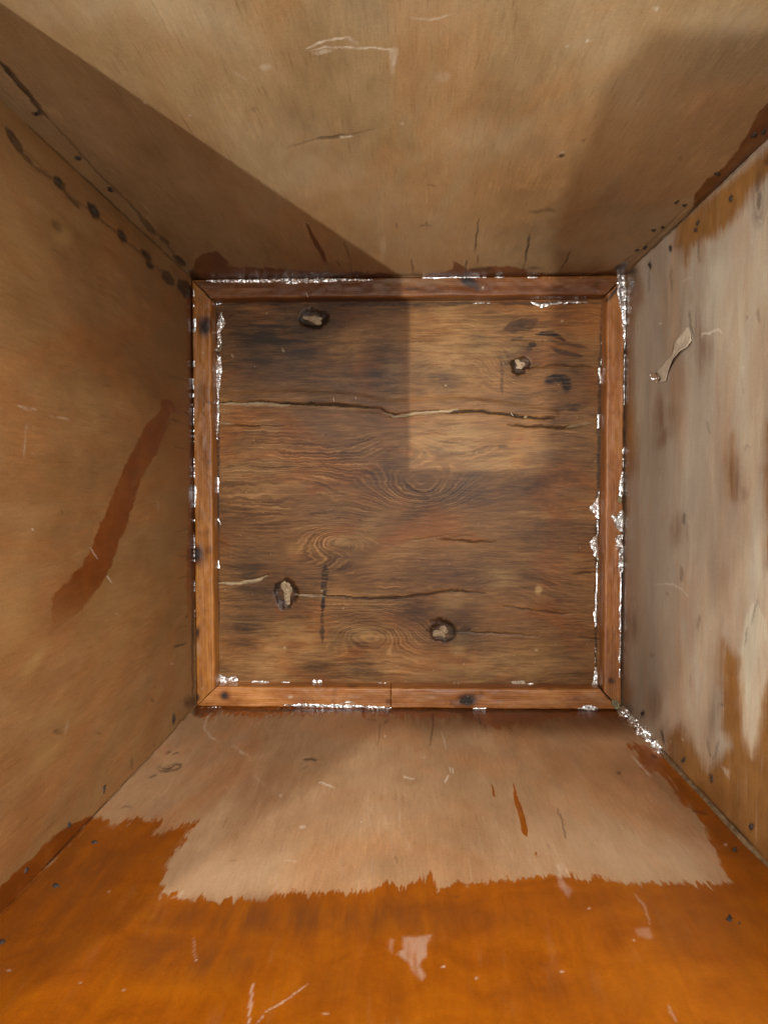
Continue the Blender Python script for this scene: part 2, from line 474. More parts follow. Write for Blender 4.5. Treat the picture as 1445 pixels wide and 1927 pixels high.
# each side's marks, measured in the photograph: (kind, ...) lists read by paint()
MARKS = {}
MARKS['top'] = dict(
    varn=[
        [(355, 530), (370, 486), (390, 474), (414, 475), (431, 492), (429, 503), (520, 505), (600, 512), (680, 512), (740, 515), (745, 530)],
        [(740, 530), (800, 519), (850, 506), (852, 492), (864, 494), (880, 507), (940, 499), (985, 505), (1005, 515), (1100, 513), (1180, 505), (1180, 530)],
        [(1300, 402), (1308, 366), (1330, 336), (1360, 315), (1386, 285), (1405, 250), (1420, 220), (1450, 185), (1460, 262)],
        [(574, 417), (582, 424), (600, 455), (612, 478), (618, 498), (608, 490), (592, 460)],
    ],
    dark=[('s', [(646, 450), (654, 470), (660, 487)], .9, .6), ('s', [(633, 490), (640, 501)], 1.2, .6), ('s', [(660, 495), (663, 516)], .8, .5),
          ('s', [(902, 412), (897, 445), (892, 476)], 1.2, .85), ('s', [(900, 480), (901, 496)], .8, .7), ('s', [(997, 440), (993, 465), (988, 492)], 1.5, .95),
          ('s', [(988, 492), (978, 517)], .8, .6), ('s', [(1075, 472), (1062, 496)], 1.2, .85), ('s', [(1062, 496), (1048, 517)], .8, .5),
          ('s', [(746, 420), (746, 428)], 1, .6), ('s', [(802, 416), (803, 424)], .9, .6), ('s', [(773, 486), (777, 518)], 1, .75), ('s', [(877, 488), (876, 518)], 1, .7),
          ('s', [(540, 278), (600, 262), (650, 255), (705, 242)], 1.2, .35), ('s', [(596, 262), (622, 259), (650, 254)], 3.2, .6),
          ('s', [(995, 400), (1020, 397), (1048, 397)], 2.6, .4), ('b', 1058, 294, 6, 4, 0, .8), ('b', 1098, 266, 3, 4, 0, .5), ('b', 1280, 299, 3, 4, 0, .4),
          ('s', [(790, 425), (810, 424)], 1.4, .4), ('b', 478, 207, 5, 5, 0, .35), ('s', [(805, 348), (822, 350)], 1, .4),
          ('s', [(-5, 112), (30, 150), (65, 192), (90, 222)], 4, .85), ('s', [(90, 222), (180, 320), (265, 405), (350, 503)], 1.4, .5),
          ('s', [(200, 352), (230, 365)], 3, .4), ('s', [(262, 405), (292, 442)], 4.5, .55), ('s', [(300, 448), (318, 458)], 4, .6), ('s', [(328, 483), (348, 500)], 5, .8),
          ('b', 368, 520, 14, 7, 40, .9), ('s', [(60, 215), (84, 214)], 3.4, .55), ('b', 148, 297, 7, 4, 20, .8),
          ('s', [(1165, 500), (1210, 468), (1290, 392)], 1.2, .4), ('s', [(1190, 490), (1262, 420)], 3, .22), ('b', 1168, 503, 14, 6, -20, .85), ('b', 1005, 505, 14, 3, 0, .5), ('b', 905, 507, 20, 4, 0, .6),
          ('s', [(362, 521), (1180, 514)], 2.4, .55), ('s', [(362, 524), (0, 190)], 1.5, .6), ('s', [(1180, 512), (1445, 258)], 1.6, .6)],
    pale=[('s', [(576, 92), (600, 80), (652, 69)], 2, .9), ('s', [(580, 95), (612, 89), (670, 90), (740, 92)], 1.5, .8), ('s', [(588, 100), (625, 96)], 5, .4),
          ('s', [(652, 69), (675, 84)], 4, .35), ('p', [(731, 91), (748, 91), (744, 118), (739, 142), (736, 118)], .7), ('s', [(770, 34), (808, 37), (848, 28)], 2.4, .4),
          ('b', 1105, 78, 3.4, 2.8, 0, 1), ('b', 1067, 88, 2.8, 2.4, 0, .9), ('b', 757, 232, 3, 2, 0, .7), ('s', [(640, 258), (665, 255)], 1.3, .8), ('b', 272, 195, 3, 2, 0, .7),
          ('b', 358, 218, 2.4, 1.6, 0, .7), ('b', 1233, 17, 5, 4, 0, .6), ('b', 1057, 288, 5, 3, 0, .35), ('s', [(1396, 82), (1398, 98)], 1.6, .4), ('s', [(440, 135), (465, 150)], 2, .25),
          ('b', 500, 127, 10, 6, 0, .3), ('b', 720, 465, 6, 18, 0, .25), ('b', 833, 145, 14, 10, 0, .18)],
    brown=[('b', 240, 300, 200, 110, 38, .10), ('b', 930, 205, 60, 20, 0, .20), ('b', 1000, 160, 40, 60, 0, .10), ('b', 870, 120, 110, 60, 0, .18), ('b', 1000, 275, 40, 22, 20, .2), ('b', 300, 280, 120, 80, 35, .12),  # first blob paints the shaded left part browner
           ('b', 560, 150, 140, 60, 20, .12), ('b', 1180, 380, 120, 50, 0, .10), ('b', 1345, 390, 30, 50, 30, .15), ('b', 1120, 512, 70, 12, 0, .6), ('b', 400, 500, 40, 14, 0, .3)],
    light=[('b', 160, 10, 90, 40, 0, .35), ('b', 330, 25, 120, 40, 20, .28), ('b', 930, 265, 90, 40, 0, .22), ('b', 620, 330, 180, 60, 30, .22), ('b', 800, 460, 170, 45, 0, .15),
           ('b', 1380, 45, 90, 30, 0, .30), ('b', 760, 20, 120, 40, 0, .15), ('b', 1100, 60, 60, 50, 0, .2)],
)
MARKS['left'] = dict(
    varn=[
        [(305, 752), (318, 752), (332, 764), (346, 774), (323, 776), (318, 790), (312, 813), (300, 845), (284, 867), (273, 885), (262, 915), (252, 945), (240, 985), (228, 1015), (218, 1045),
         (205, 1072), (195, 1095), (175, 1120), (155, 1145), (130, 1167), (108, 1186), (92, 1206), (84, 1214), (90, 1190), (97, 1165), (98, 1132), (106, 1112), (125, 1095), (150, 1070),
         (165, 1045), (178, 1015), (190, 985), (200, 965), (208, 945), (215, 925), (225, 900), (240, 865), (250, 848), (275, 800), (300, 776)],
        [(190, 1530), (160, 1540), (130, 1553), (100, 1575), (60, 1615), (25, 1645), (-10, 1680), (-700, 2340), (-800, 2570), (-10, 1740), (30, 1700)],
        [(370, 525), (352, 545), (353, 700), (355, 900), (354, 1000), (351, 1100), (353, 1200), (349, 1300), (336, 1348), (372, 1340)],
    ],
    dark=[('s', [(14, 240), (30, 268), (44, 290)], 6, .75), ('s', [(44, 290), (62, 312)], 4, .6), ('s', [(62, 312), (108, 340)], 2.6, .5), ('s', [(104, 333), (122, 358)], 6.5, .85),
          ('s', [(122, 358), (152, 392)], 4, .6), ('s', [(168, 383), (186, 412)], 7.5, .85), ('s', [(222, 433), (240, 455)], 6, .85), ('s', [(186, 412), (226, 440)], 2, .4),
          ('s', [(268, 470), (286, 490)], 4.5, .8), ('s', [(278, 492), (288, 505)], 5, .8), ('s', [(308, 510), (326, 536)], 7, .8), ('s', [(340, 528), (360, 560)], 10, .9),
          ('s', [(240, 455), (268, 476)], 1.6, .4), ('s', [(20, 255), (120, 355), (345, 545)], 1.2, .4),
          ('s', [(101, 418), (116, 434)], 5, .4), ('b', 114, 432, 5, 7, 30, .35), ('b', 328, 1353, 3, 10, 0, .85), ('b', 110, 1377, 9, 6, 0, .45), ('b', 115, 1370, 13, 12, 0, .15),
          ('s', [(248, 1428), (250, 1448)], 1.8, .5), ('b', 188, 1380, 5, 2, 0, .4), ('b', 287, 1318, 4, 3, 0, .5), ('b', 290, 1402, 2, 2, 0, .5),
          ('s', [(328, 1218), (352, 1210)], 1.5, .7), ('s', [(335, 1182), (355, 1176)], 1, .4), ('s', [(318, 788), (350, 798)], .9, .5), ('s', [(345, 775), (356, 782)], 1, .6),
          ('s', [(320, 708), (352, 716)], .8, .35), ('s', [(325, 840), (358, 846)], .8, .4), ('s', [(330, 1000), (355, 997)], .8, .4), ('s', [(335, 1048), (356, 1046)], 1, .45), ('s', [(338, 1088), (356, 1084)], .8, .4),
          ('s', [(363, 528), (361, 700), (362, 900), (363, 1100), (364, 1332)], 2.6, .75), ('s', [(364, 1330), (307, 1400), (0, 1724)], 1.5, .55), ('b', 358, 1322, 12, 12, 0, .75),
          ('b', 352, 1160, 2.4, 2, 0, .8), ('b', 131, 1554, 3, 6, 0, .6), ('s', [(180, 865), (172, 885)], 1.4, .2), ('s', [(117, 960), (120, 970)], 1, .4)],
    pale=[('s', [(33, 763), (52, 768), (70, 770)], 1.8, .55), ('s', [(88, 782), (108, 786), (132, 790)], 1.4, .45), ('s', [(52, 800), (48, 820)], 4, .25), ('s', [(48, 820), (45, 862)], 1.8, .45),
          ('s', [(169, 1030), (176, 1040), (184, 1053)], 1.5, .9), ('s', [(202, 1084), (211, 1097)], 1.6, .8), ('b', 298, 952, 2, 8, 0, .3), ('b', 62, 998, 1.8, 1.8, 0, .9), ('b', 219, 1154, 1.8, 1.6, 0, .8),
          ('b', 325, 1249, 3, 1.8, 0, .7), ('b', 68, 380, 2.4, 2, 0, .6), ('b', 126, 1368, 3, 12, 10, .3), ('s', [(60, 855), (70, 860)], 1, .2)],
    brown=[('b', 95, 1155, 34, 40, 40, .35), ('b', 20, 900, 60, 160, 0, .12), ('b', 120, 1270, 60, 16, -25, .25), ('b', 220, 640, 90, 70, 0, .15), ('b', 60, 620, 60, 60, 0, .10)],
    light=[('b', 62, 1248, 10, 40, 38, .28), ('b', 30, 1180, 50, 60, 20, .15), ('b', 120, 445, 16, 20, 0, .22), ('b', 115, 1350, 40, 22, -20, .22), ('b', 320, 1050, 30, 160, 5, .12), ('b', 230, 1150, 60, 90, 30, .12),  # first blob paints a yellowish varnish shine into the colour
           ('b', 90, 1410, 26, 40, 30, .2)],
)
MARKS['bottom'] = dict(
    varn=[
        [(170, 1540), (200, 1537), (206, 1545), (194, 1572), (215, 1551), (240, 1545), (258, 1536), (280, 1546), (306, 1537), (296, 1572), (320, 1558), (372, 1547), (350, 1575), (325, 1610), (310, 1645), (298, 1665),
         (320, 1679), (335, 1685), (350, 1696), (372, 1690), (400, 1692), (440, 1690), (490, 1692), (520, 1684), (560, 1678), (600, 1685), (640, 1681), (662, 1677), (700, 1672), (738, 1660), (768, 1669), (808, 1642),
         (826, 1673), (850, 1662), (900, 1661), (935, 1655), (960, 1656), (1000, 1647), (1020, 1651), (1060, 1645), (1090, 1657), (1130, 1648), (1160, 1660), (1250, 1661), (1372, 1663), (1378, 1662),
         (1358, 1628), (1341, 1590), (1325, 1556), (1305, 1530), (1281, 1506), (1266, 1480), (1240, 1456), (1215, 1446), (1200, 1425), (1180, 1398), (1220, 1404), (1260, 1430), (2400, 2560), (2400, 2700), (-900, 2700), (-900, 2640)],
        [(360, 1325), (372, 1348), (395, 1352), (420, 1341), (480, 1347), (560, 1346), (650, 1341), (700, 1346), (800, 1352), (872, 1350), (900, 1361), (935, 1372), (970, 1368), (1000, 1363), (1050, 1352), (1110, 1350), (1180, 1358), (1180, 1325)],
        [(922, 1474), (926, 1476), (932, 1500), (927, 1498)],
        [(963, 1466), (970, 1486), (985, 1530), (994, 1562), (993, 1577), (984, 1568), (974, 1535), (966, 1495)],
        [(1003, 1603), (1008, 1604), (1012, 1620), (1006, 1612)],
    ],
    dark=[('s', [(1048, 1520), (1058, 1550), (1066, 1582)], 1.2, .6), ('s', [(296, 1446), (302, 1452), (318, 1451), (336, 1446), (341, 1438), (330, 1437), (322, 1446), (308, 1447), (298, 1442)], 1.6, .7), ('s', [(308, 1446), (330, 1438)], 4, .25),
          ('b', 318, 1415, 6, 2.6, -20, .6), ('s', [(325, 1419), (338, 1414)], 1.6, .6), ('s', [(280, 1464), (296, 1459)], 2, .5), ('s', [(226, 1520), (236, 1516), (248, 1519)], 1.6, .4), ('s', [(572, 1428), (597, 1430)], 2.2, .75), ('s', [(560, 1449), (580, 1441)], 1.6, .25),
          ('s', [(716, 1362), (712, 1404)], 1, .4), ('s', [(814, 1336), (813, 1370), (809, 1402)], 1.2, .6), ('s', [(897, 1340), (905, 1362)], 1, .6), ('b', 1164, 1453, 4, 3, 0, .6),
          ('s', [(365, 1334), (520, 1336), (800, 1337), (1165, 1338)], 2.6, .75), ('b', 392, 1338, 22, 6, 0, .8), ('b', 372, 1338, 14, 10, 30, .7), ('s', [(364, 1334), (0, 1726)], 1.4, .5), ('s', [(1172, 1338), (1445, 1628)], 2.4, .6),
          ('s', [(1300, 1526), (1330, 1530)], 2, .5), ('s', [(1225, 1420), (1235, 1428)], 3, .7), ('s', [(1270, 1465), (1280, 1470)], 1.5, .4), ('b', 725, 1358, 3, 3, 0, .4), ('b', 1382, 1598, 5, 4, 0, .7), ('s', [(690, 1352), (710, 1355)], 1.4, .25), ('s', [(745, 1612), (748, 1625)], 1.6, .4), ('b', 860, 1686, 5, 3, -20, .3),
          ('s', [(1030, 1588), (1033, 1600)], 1, .3), ('s', [(430, 1620), (445, 1618)], 2, .2)],
    pale=[('s', [(400, 1342), (388, 1352), (386, 1370), (396, 1386), (414, 1396)], 1.5, .65), ('s', [(436, 1402), (452, 1412), (470, 1424)], 1.6, .45), ('s', [(450, 1412), (458, 1420)], 2, .5), ('s', [(601, 1472), (616, 1476), (633, 1482)], 1.5, 1), ('s', [(758, 1461), (768, 1464), (780, 1467)], 1.3, .9),
          ('s', [(843, 1460), (838, 1473)], 1.7, 1), ('s', [(846, 1443), (848, 1456)], 1.3, .7), ('s', [(852, 1443), (852, 1457)], 1.3, .8), ('s', [(828, 1376), (836, 1395), (840, 1413)], 1.4, .5), ('s', [(500, 1350), (520, 1340)], 1.2, .3),
          ('b', 569, 1556, 6, 3, 0, .6), ('b', 680, 1546, 2.4, 1.6, 0, .9), ('b', 725, 1385, 2, 2, 0, 1), ('b', 797, 1427, 2, 2, 0, .6), ('s', [(532, 1620), (558, 1621)], 1, .6), ('s', [(480, 1462), (500, 1480)], 1.4, .25), ('s', [(525, 1496), (530, 1500)], 1.4, .6),
          ('p', [(757, 1762), (814, 1759), (803, 1778), (802, 1800), (793, 1808), (790, 1816), (800, 1838), (794, 1847), (780, 1836), (770, 1812), (744, 1795), (760, 1785)], .42), ('p', [(733, 1765), (742, 1768), (738, 1795), (730, 1786)], .22),
          ('p', [(1046, 1628), (1058, 1624), (1072, 1640), (1060, 1655), (1078, 1676), (1070, 1690), (1050, 1668)], .30), ('s', [(1190, 1680), (1210, 1700), (1222, 1740)], 2.4, .25), ('p', [(1194, 1747), (1222, 1746), (1230, 1766), (1200, 1764)], .22),
          ('s', [(476, 1852), (470, 1900), (468, 1930)], 2.8, .55), ('s', [(498, 1908), (540, 1880), (578, 1853)], 1.8, .55), ('s', [(480, 1930), (500, 1908)], 1.4, .4), ('s', [(606, 1908), (618, 1909)], 2, .7), ('b', 835, 1819, 3, 2, 0, .9), ('b', 897, 1841, 2.4, 2, 0, .8),
          ('b', 1057, 1829, 3, 2, 0, .8), ('b', 1107, 1710, 2, 2, 0, .7), ('b', 1193, 1768, 3, 2, 0, .7), ('s', [(1256, 1890), (1272, 1925)], 3, .3), ('s', [(1188, 1422), (1225, 1463)], 1.6, .5), ('s', [(300, 1692), (308, 1672)], 2, .3), ('s', [(322, 1690), (348, 1680)], 1.6, .3),
          ('s', [(336, 1692), (345, 1675)], 2.2, .5), ('s', [(364, 1765), (368, 1808)], 2, .25), ('b', 367, 1806, 2, 2, 0, .8), ('b', 18, 1826, 3, 2, 20, .7), ('b', 151, 1849, 3, 1.6, 20, .7), ('b', 233, 1864, 2.4, 2, 0, .7), ('b', 206, 1678, 2.4, 2, 0, .7), ('b', 110, 1543, 2, 1.6, 0, .7),
          ('b', 1364, 1590, 3.4, 2.2, 0, 1), ('b', 1224, 1507, 2, 1.6, 0, .8), ]
         + [('s', [(x, y), (x + d * .3, y + 26), (x + d, y + 60)], 1.6, s * .6) for x, y, d, s in
            ((690, 1500, 8, .22), (720, 1510, 14, .2), (748, 1490, 4, .3), (752, 1550, 30, .32), (735, 1570, 10, .25), (930, 1530, 18, .22), (945, 1560, 22, .25), (900, 1560, 14, .2), (880, 1600, 8, .2), (640, 1600, 3, .18),
             (600, 1630, 2, .2), (520, 1640, -6, .25), (450, 1630, -10, .2), (990, 1590, 20, .2), (1040, 1590, 26, .22), (1100, 1560, 30, .15), (1150, 1520, 40, .15), (700, 1610, 6, .2))],
    brown=[('b', 560, 1728, 330, 34, 0, .85), ('b', 140, 1650, 130, 80, -40, .75), ('b', 60, 1760, 120, 70, 0, .6), ('b', 350, 1800, 110, 44, 5, .8), ('b', 330, 1800, 90, 34, 8, 0.51), ('b', 430, 1815, 70, 26, 0, 0.59), ('b', 520, 1760, 130, 60, 0, 0.31), ('b', 120, 1730, 120, 40, -30, 0.48), ('b', 300, 1610, 60, 50, 0, 0.37), ('b', 640, 1860, 120, 50, 0, 0.20),
           ('b', 1300, 1740, 130, 50, 0, 0.42), ('b', 1160, 1700, 150, 40, 0, 0.26), ('b', 1100, 1880, 120, 40, 0, 0.26), ('b', 470, 1460, 130, 90, 0, 0.31), ('b', 240, 1440, 60, 40, 0, 0.17), ('b', 960, 1352, 200, 14, 0, 0.59), ('b', 1250, 1470, 60, 20, 45, 0.42), ('b', 1390, 1600, 60, 24, 45, 0.34)],
    light=[('b', 300, 1865, 60, 14, 0, .22), ('b', 60, 1880, 90, 30, 0, .14), ('b', 1200, 1600, 150, 40, 10, .30), ('b', 420, 1650, 110, 40, 0, .22), ('b', 1300, 1640, 70, 20, 0, .2), ('b', 480, 1890, 60, 24, 0, .14), ('b', 850, 1900, 150, 40, 0, .10)],  # first blob paints a gold highlight into the shellac colour
)
MARKS['right'] = dict(
    varn=[
        [(1268, 462), (1272, 415), (1304, 392), (1345, 360), (1400, 315), (1460, 265), (1460, 318), (1418, 352), (1402, 385), (1370, 425), (1347, 446), (1322, 450), (1300, 466), (1290, 500), (1282, 472)],
        [(1170, 505), (1190, 505), (1202, 535), (1204, 565), (1194, 580), (1186, 640), (1188, 700), (1197, 830), (1196, 880), (1184, 905), (1181, 1000), (1178, 1280), (1187, 1298), (1184, 1325), (1170, 1350)],
        [(1240, 1425), (1252, 1387), (1280, 1364), (1284, 1372), (1300, 1398), (1318, 1428), (1332, 1452), (1346, 1436), (1374, 1402), (1357, 1372), (1356, 1240), (1364, 1212), (1376, 1225), (1390, 1240), (1394, 1310), (1396, 1370),
         (1413, 1424), (1424, 1390), (1434, 1330), (1440, 1296), (1460, 1260), (2300, 1500), (2300, 2530)],
        [(1357, 1206), (1362, 1204), (1360, 1290), (1354, 1290)],
        [(1442, 800), (1460, 780), (1460, 1100), (1444, 1060), (1441, 900)],
        [(1370, 860), (1376, 820), (1380, 880), (1378, 940), (1372, 930)],
    ],
    dark=[('b', 1374, 374, 4, 8, 10, .8), ('b', 1312, 420, 3.4, 7, 20, .8), ('b', 1309, 433, 2.6, 5, -10, .8), ('b', 1261, 468, 3, 7, -10, .75), ('b', 1222, 500, 3, 8, -8, .8), ('s', [(1221, 508), (1220, 548)], 1, .45), ('s', [(1262, 500), (1262, 552)], 1.6, .35),
          ('s', [(1312, 450), (1314, 495)], 1.6, .4), ('s', [(1296, 585), (1298, 612), (1305, 634)], 1.5, .55), ('b', 1187, 533, 4, 7, 0, .8), ('s', [(1281, 1066), (1282, 1094)], 2.6, .5), ('s', [(1285, 965), (1286, 988)], 2.6, .5), ('s', [(1292, 985), (1293, 1020)], 1.4, .25),
          ('b', 1208, 1343, 3.5, 8, 15, .7), ('s', [(1243, 1375), (1247, 1400)], 2, .7), ('b', 1286, 1430, 4, 8, 20, .5), ('b', 1226, 1234, 4, 4, 0, .4), ('s', [(1253, 1115), (1258, 1120)], 1.2, .4), ('s', [(1334, 1455), (1337, 1475)], 2.6, .6), ('b', 1412, 1556, 5, 8, 20, .7),
          ('s', [(1298, 1268), (1298, 1294)], 1.2, .3), ('s', [(1315, 1155), (1312, 1184)], 1.8, .35), ('s', [(1352, 1325), (1362, 1330)], 2, .4), ('s', [(1425, 1130), (1416, 1155), (1412, 1175)], 1.4, .5), ('s', [(1405, 1180), (1400, 1215)], 1.2, .4),
          ('s', [(1426, 322), (1424, 345), (1420, 362)], 5, .45), ('s', [(1427, 360), (1425, 395)], 3.4, .5), ('s', [(1448, 290), (1440, 310)], 5, .5), ('o', 1426, 372, 10, 42, 2, .3), ('o', 1427, 372, 15, 52, 2, .16),
          ('s', [(1425, 580), (1428, 608)], 2.4, .35), ('b', 1405, 597, 1.8, 3, 0, .5), ('s', [(1330, 1390), (1336, 1425)], 2, .4), ('s', [(1352, 1390), (1345, 1420), (1338, 1432)], 1.6, .45), ('o', 1232, 1318, 9, 28, -5, .12), ('o', 1190, 1150, 8, 26, 5, .12), ('o', 1270, 992, 6, 18, 8, .12),
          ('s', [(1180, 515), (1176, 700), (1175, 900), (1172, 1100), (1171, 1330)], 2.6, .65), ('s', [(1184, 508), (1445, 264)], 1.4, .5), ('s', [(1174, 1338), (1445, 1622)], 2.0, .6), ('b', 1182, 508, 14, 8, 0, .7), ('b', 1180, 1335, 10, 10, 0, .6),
          ('s', [(1395, 705), (1398, 740)], 1.6, .15), ('s', [(1330, 790), (1334, 818)], 1.6, .3), ('s', [(1400, 850), (1404, 838), (1412, 842)], 1.2, .3)],
    pale=[('s', [(1318, 634), (1321, 627), (1332, 630), (1343, 623), (1350, 619), (1357, 626)], 2.3, .95), ('s', [(1230, 1101), (1250, 1098), (1266, 1099), (1280, 1106), (1296, 1124)], 1.7, .6), ('b', 1398, 690, 2.6, 2.4, 0, .9), ('b', 1242, 609, 2, 2, 0, .9),
          ('s', [(1283, 528), (1300, 522)], 2.4, .25), ('p', [(1356, 1440), (1374, 1450), (1370, 1466), (1362, 1456)], .45), ('s', [(1283, 1390), (1287, 1394)], 1.6, .8), ('s', [(1396, 695), (1396, 720)], 2, .3), ('s', [(1425, 415), (1432, 420)], 2, .4), ('s', [(1410, 448), (1414, 460)], 1.6, .3)],
    brown=[('b', 1312, 640, 8, 60, -3, .75), ('b', 1318, 655, 20, 26, 0, .55), ('b', 1240, 785, 9, 44, 0, .8), ('b', 1246, 824, 12, 22, 20, .7), ('b', 1255, 775, 26, 26, 0, .35), ('b', 1270, 720, 22, 50, 30, .28), ('b', 1384, 905, 10, 40, 0, .65), ('b', 1390, 930, 16, 16, 0, .55), ('b', 1272, 1000, 14, 30, 10, .5), ('b', 1190, 1180, 12, 24, 0, .65),
           ('b', 1230, 1330, 12, 30, 0, .6), ('b', 1238, 1385, 10, 30, 30, .4), ('b', 1315, 1190, 8, 40, 0, .25), ('b', 1348, 1245, 12, 50, 0, .3), ('b', 1195, 545, 12, 40, 0, .5), ('b', 1442, 880, 10, 120, 0, .3), ('b', 1425, 370, 9, 40, 0, .35), ('b', 1440, 300, 20, 30, 0, .4), ('b', 1300, 1400, 40, 40, 0, .2), ('b', 1300, 560, 20, 90, 5, .18),
           ('b', 1355, 1060, 12, 90, 0, .14), ('b', 1310, 470, 40, 26, 0, .25)],
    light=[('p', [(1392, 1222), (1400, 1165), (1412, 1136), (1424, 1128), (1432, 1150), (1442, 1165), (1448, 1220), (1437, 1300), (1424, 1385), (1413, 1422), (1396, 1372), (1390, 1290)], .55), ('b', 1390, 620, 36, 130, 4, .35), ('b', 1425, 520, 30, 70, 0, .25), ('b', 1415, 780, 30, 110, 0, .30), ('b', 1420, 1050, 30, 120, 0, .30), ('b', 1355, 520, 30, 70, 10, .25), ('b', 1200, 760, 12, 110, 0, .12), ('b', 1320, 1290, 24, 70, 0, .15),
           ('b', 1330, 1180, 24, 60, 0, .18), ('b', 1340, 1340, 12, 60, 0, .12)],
    grey=[('b', 1340, 1348, 11, 44, 6, .8), ('b', 1228, 1260, 12, 70, 0, .3), ('b', 1225, 960, 40, 130, 0, .16), ('b', 1245, 620, 40, 90, 0, .15)],
)


def paint(x, y, lst, thin=1.0):
    o = np.zeros(x.shape)
    for it in lst:
        k, s = it[0], it[-1]
        if k == 's':
            v = stroke(x, y, it[1], it[2] * thin, (1.0 + .25 * it[2]) * thin)
        elif k == 'b':
            v = blob(x, y, it[1], it[2], it[3], it[4], it[5], .85 if it[3] > 20 or it[4] > 20 else .5)
        elif k == 'o':
            v = ring(x, y, it[1], it[2], it[3], it[4], it[5])
        else:
            v = sstep(sdf_poly(x, y, it[1], 12), -2, 3)
        o = np.maximum(o, v * s)
    return o


def wall_panel(side, label):
    z = z_rows(340)
    nu = 420
    u = np.linspace(Y0, Y1, nu) if side in ('left', 'right') else np.linspace(X0, X1, nu)
    U, Z = np.meshgrid(u, z, indexing='ij')
    U, Z = U.ravel(), Z.ravel()
    bow = 0.0012 * np.sin((U - u[0]) / (u[-1] - u[0]) * math.pi) * np.sin(Z / TOP * math.pi)
    fx = {'left': lambda: np.stack([X0 + bow, U, Z], 1), 'right': lambda: np.stack([X1 - bow, U, Z], 1),
          'top': lambda: np.stack([U, Y1 - bow, Z], 1), 'bottom': lambda: np.stack([U, Y0 + bow, Z], 1)}[side]
    P = fx()
    x, y = warped_px(P)
    mk = MARKS[side]
    varn = np.full(x.shape, -60.0); run = varn.copy()
    for p in mk['varn']:
        d = sdf_poly(x, y, p)
        if side in ('top', 'bottom') and np.ptp(np.array(p)[:, 0]) < 60:
            run = np.maximum(run, d)
        else:
            varn = np.maximum(varn, d)
    if side == 'left':          # the long drip fades out where it was wiped
        vk = 1 - .97 * sstep(y, 1085, 1215) * (x > 60) * (y < 1400)
    else:
        vk = np.ones(x.shape)
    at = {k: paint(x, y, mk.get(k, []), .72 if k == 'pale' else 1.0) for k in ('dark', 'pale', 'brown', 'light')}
    at['pale'] *= {'left': .55, 'top': .85, 'bottom': .62, 'right': .9}[side]
    if 'grey' in mk:
        at['dark'] = np.maximum(at['dark'], .45 * paint(x, y, mk['grey']))
    at['varn'] = varn
    at['run'] = run
    at['vk'] = vk
    at['gco'] = np.stack([U, Z, np.zeros_like(U)], 1)
    nv = len(z)
    flip = side in ('left', 'bottom')
    q = grid_quads(nu, nv, not flip if side in ('left', 'right') else flip)
    # scratches and splits are cut into the face
    nrm = {'left': (1, 0, 0), 'right': (-1, 0, 0), 'top': (0, -1, 0), 'bottom': (0, 1, 0)}[side]
    P = P - np.outer(at['dark'] * .0005, nrm)
    # back and rims of the board
    nrmv = np.array(nrm)
    c = np.array([0, (nu - 1) * nv, nu * nv - 1, nv - 1])
    ax = 1 if side in ('left', 'right') else 0
    B = P[c] - nrmv * TH
    B[[0, 3], ax] -= TH; B[[1, 2], ax] += TH
    n0 = len(P)
    P = np.vstack([P, P[c], B, ])
    a, b = n0, n0 + 4
    q2 = [[b, b + 1, b + 2, b + 3]] + [[a + i, a + (i + 1) % 4, b + (i + 1) % 4, b + i] for i in range(4)]
    for k in at:
        ext = np.zeros((8,) + at[k].shape[1:]) + (-60 if k in ('varn', 'run') else 0)
        if k == 'gco':
            ext[:4] = at[k][c]; ext[4:] = at[k][c]
        at[k] = np.concatenate([at[k], ext])
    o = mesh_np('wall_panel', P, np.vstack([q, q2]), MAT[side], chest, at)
    o['label'] = label
    return o


walls = dict(
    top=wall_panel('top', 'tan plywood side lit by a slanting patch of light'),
    bottom=wall_panel('bottom', 'plywood side with glossy orange shellac below a pale ragged band'),
    left=wall_panel('left', 'brown plywood side with one dark curved shellac streak'),
    right=wall_panel('right', 'greyish worn plywood side with brown smudges'),
)

# ------------------------------------------------------------------ the bottom board
KNOTS = [(590, 601, 25, 16, 0), (979, 686, 16, 16, 0), (537, 1116, 21, 24, 0), (832, 1188, 23, 20, 0)]


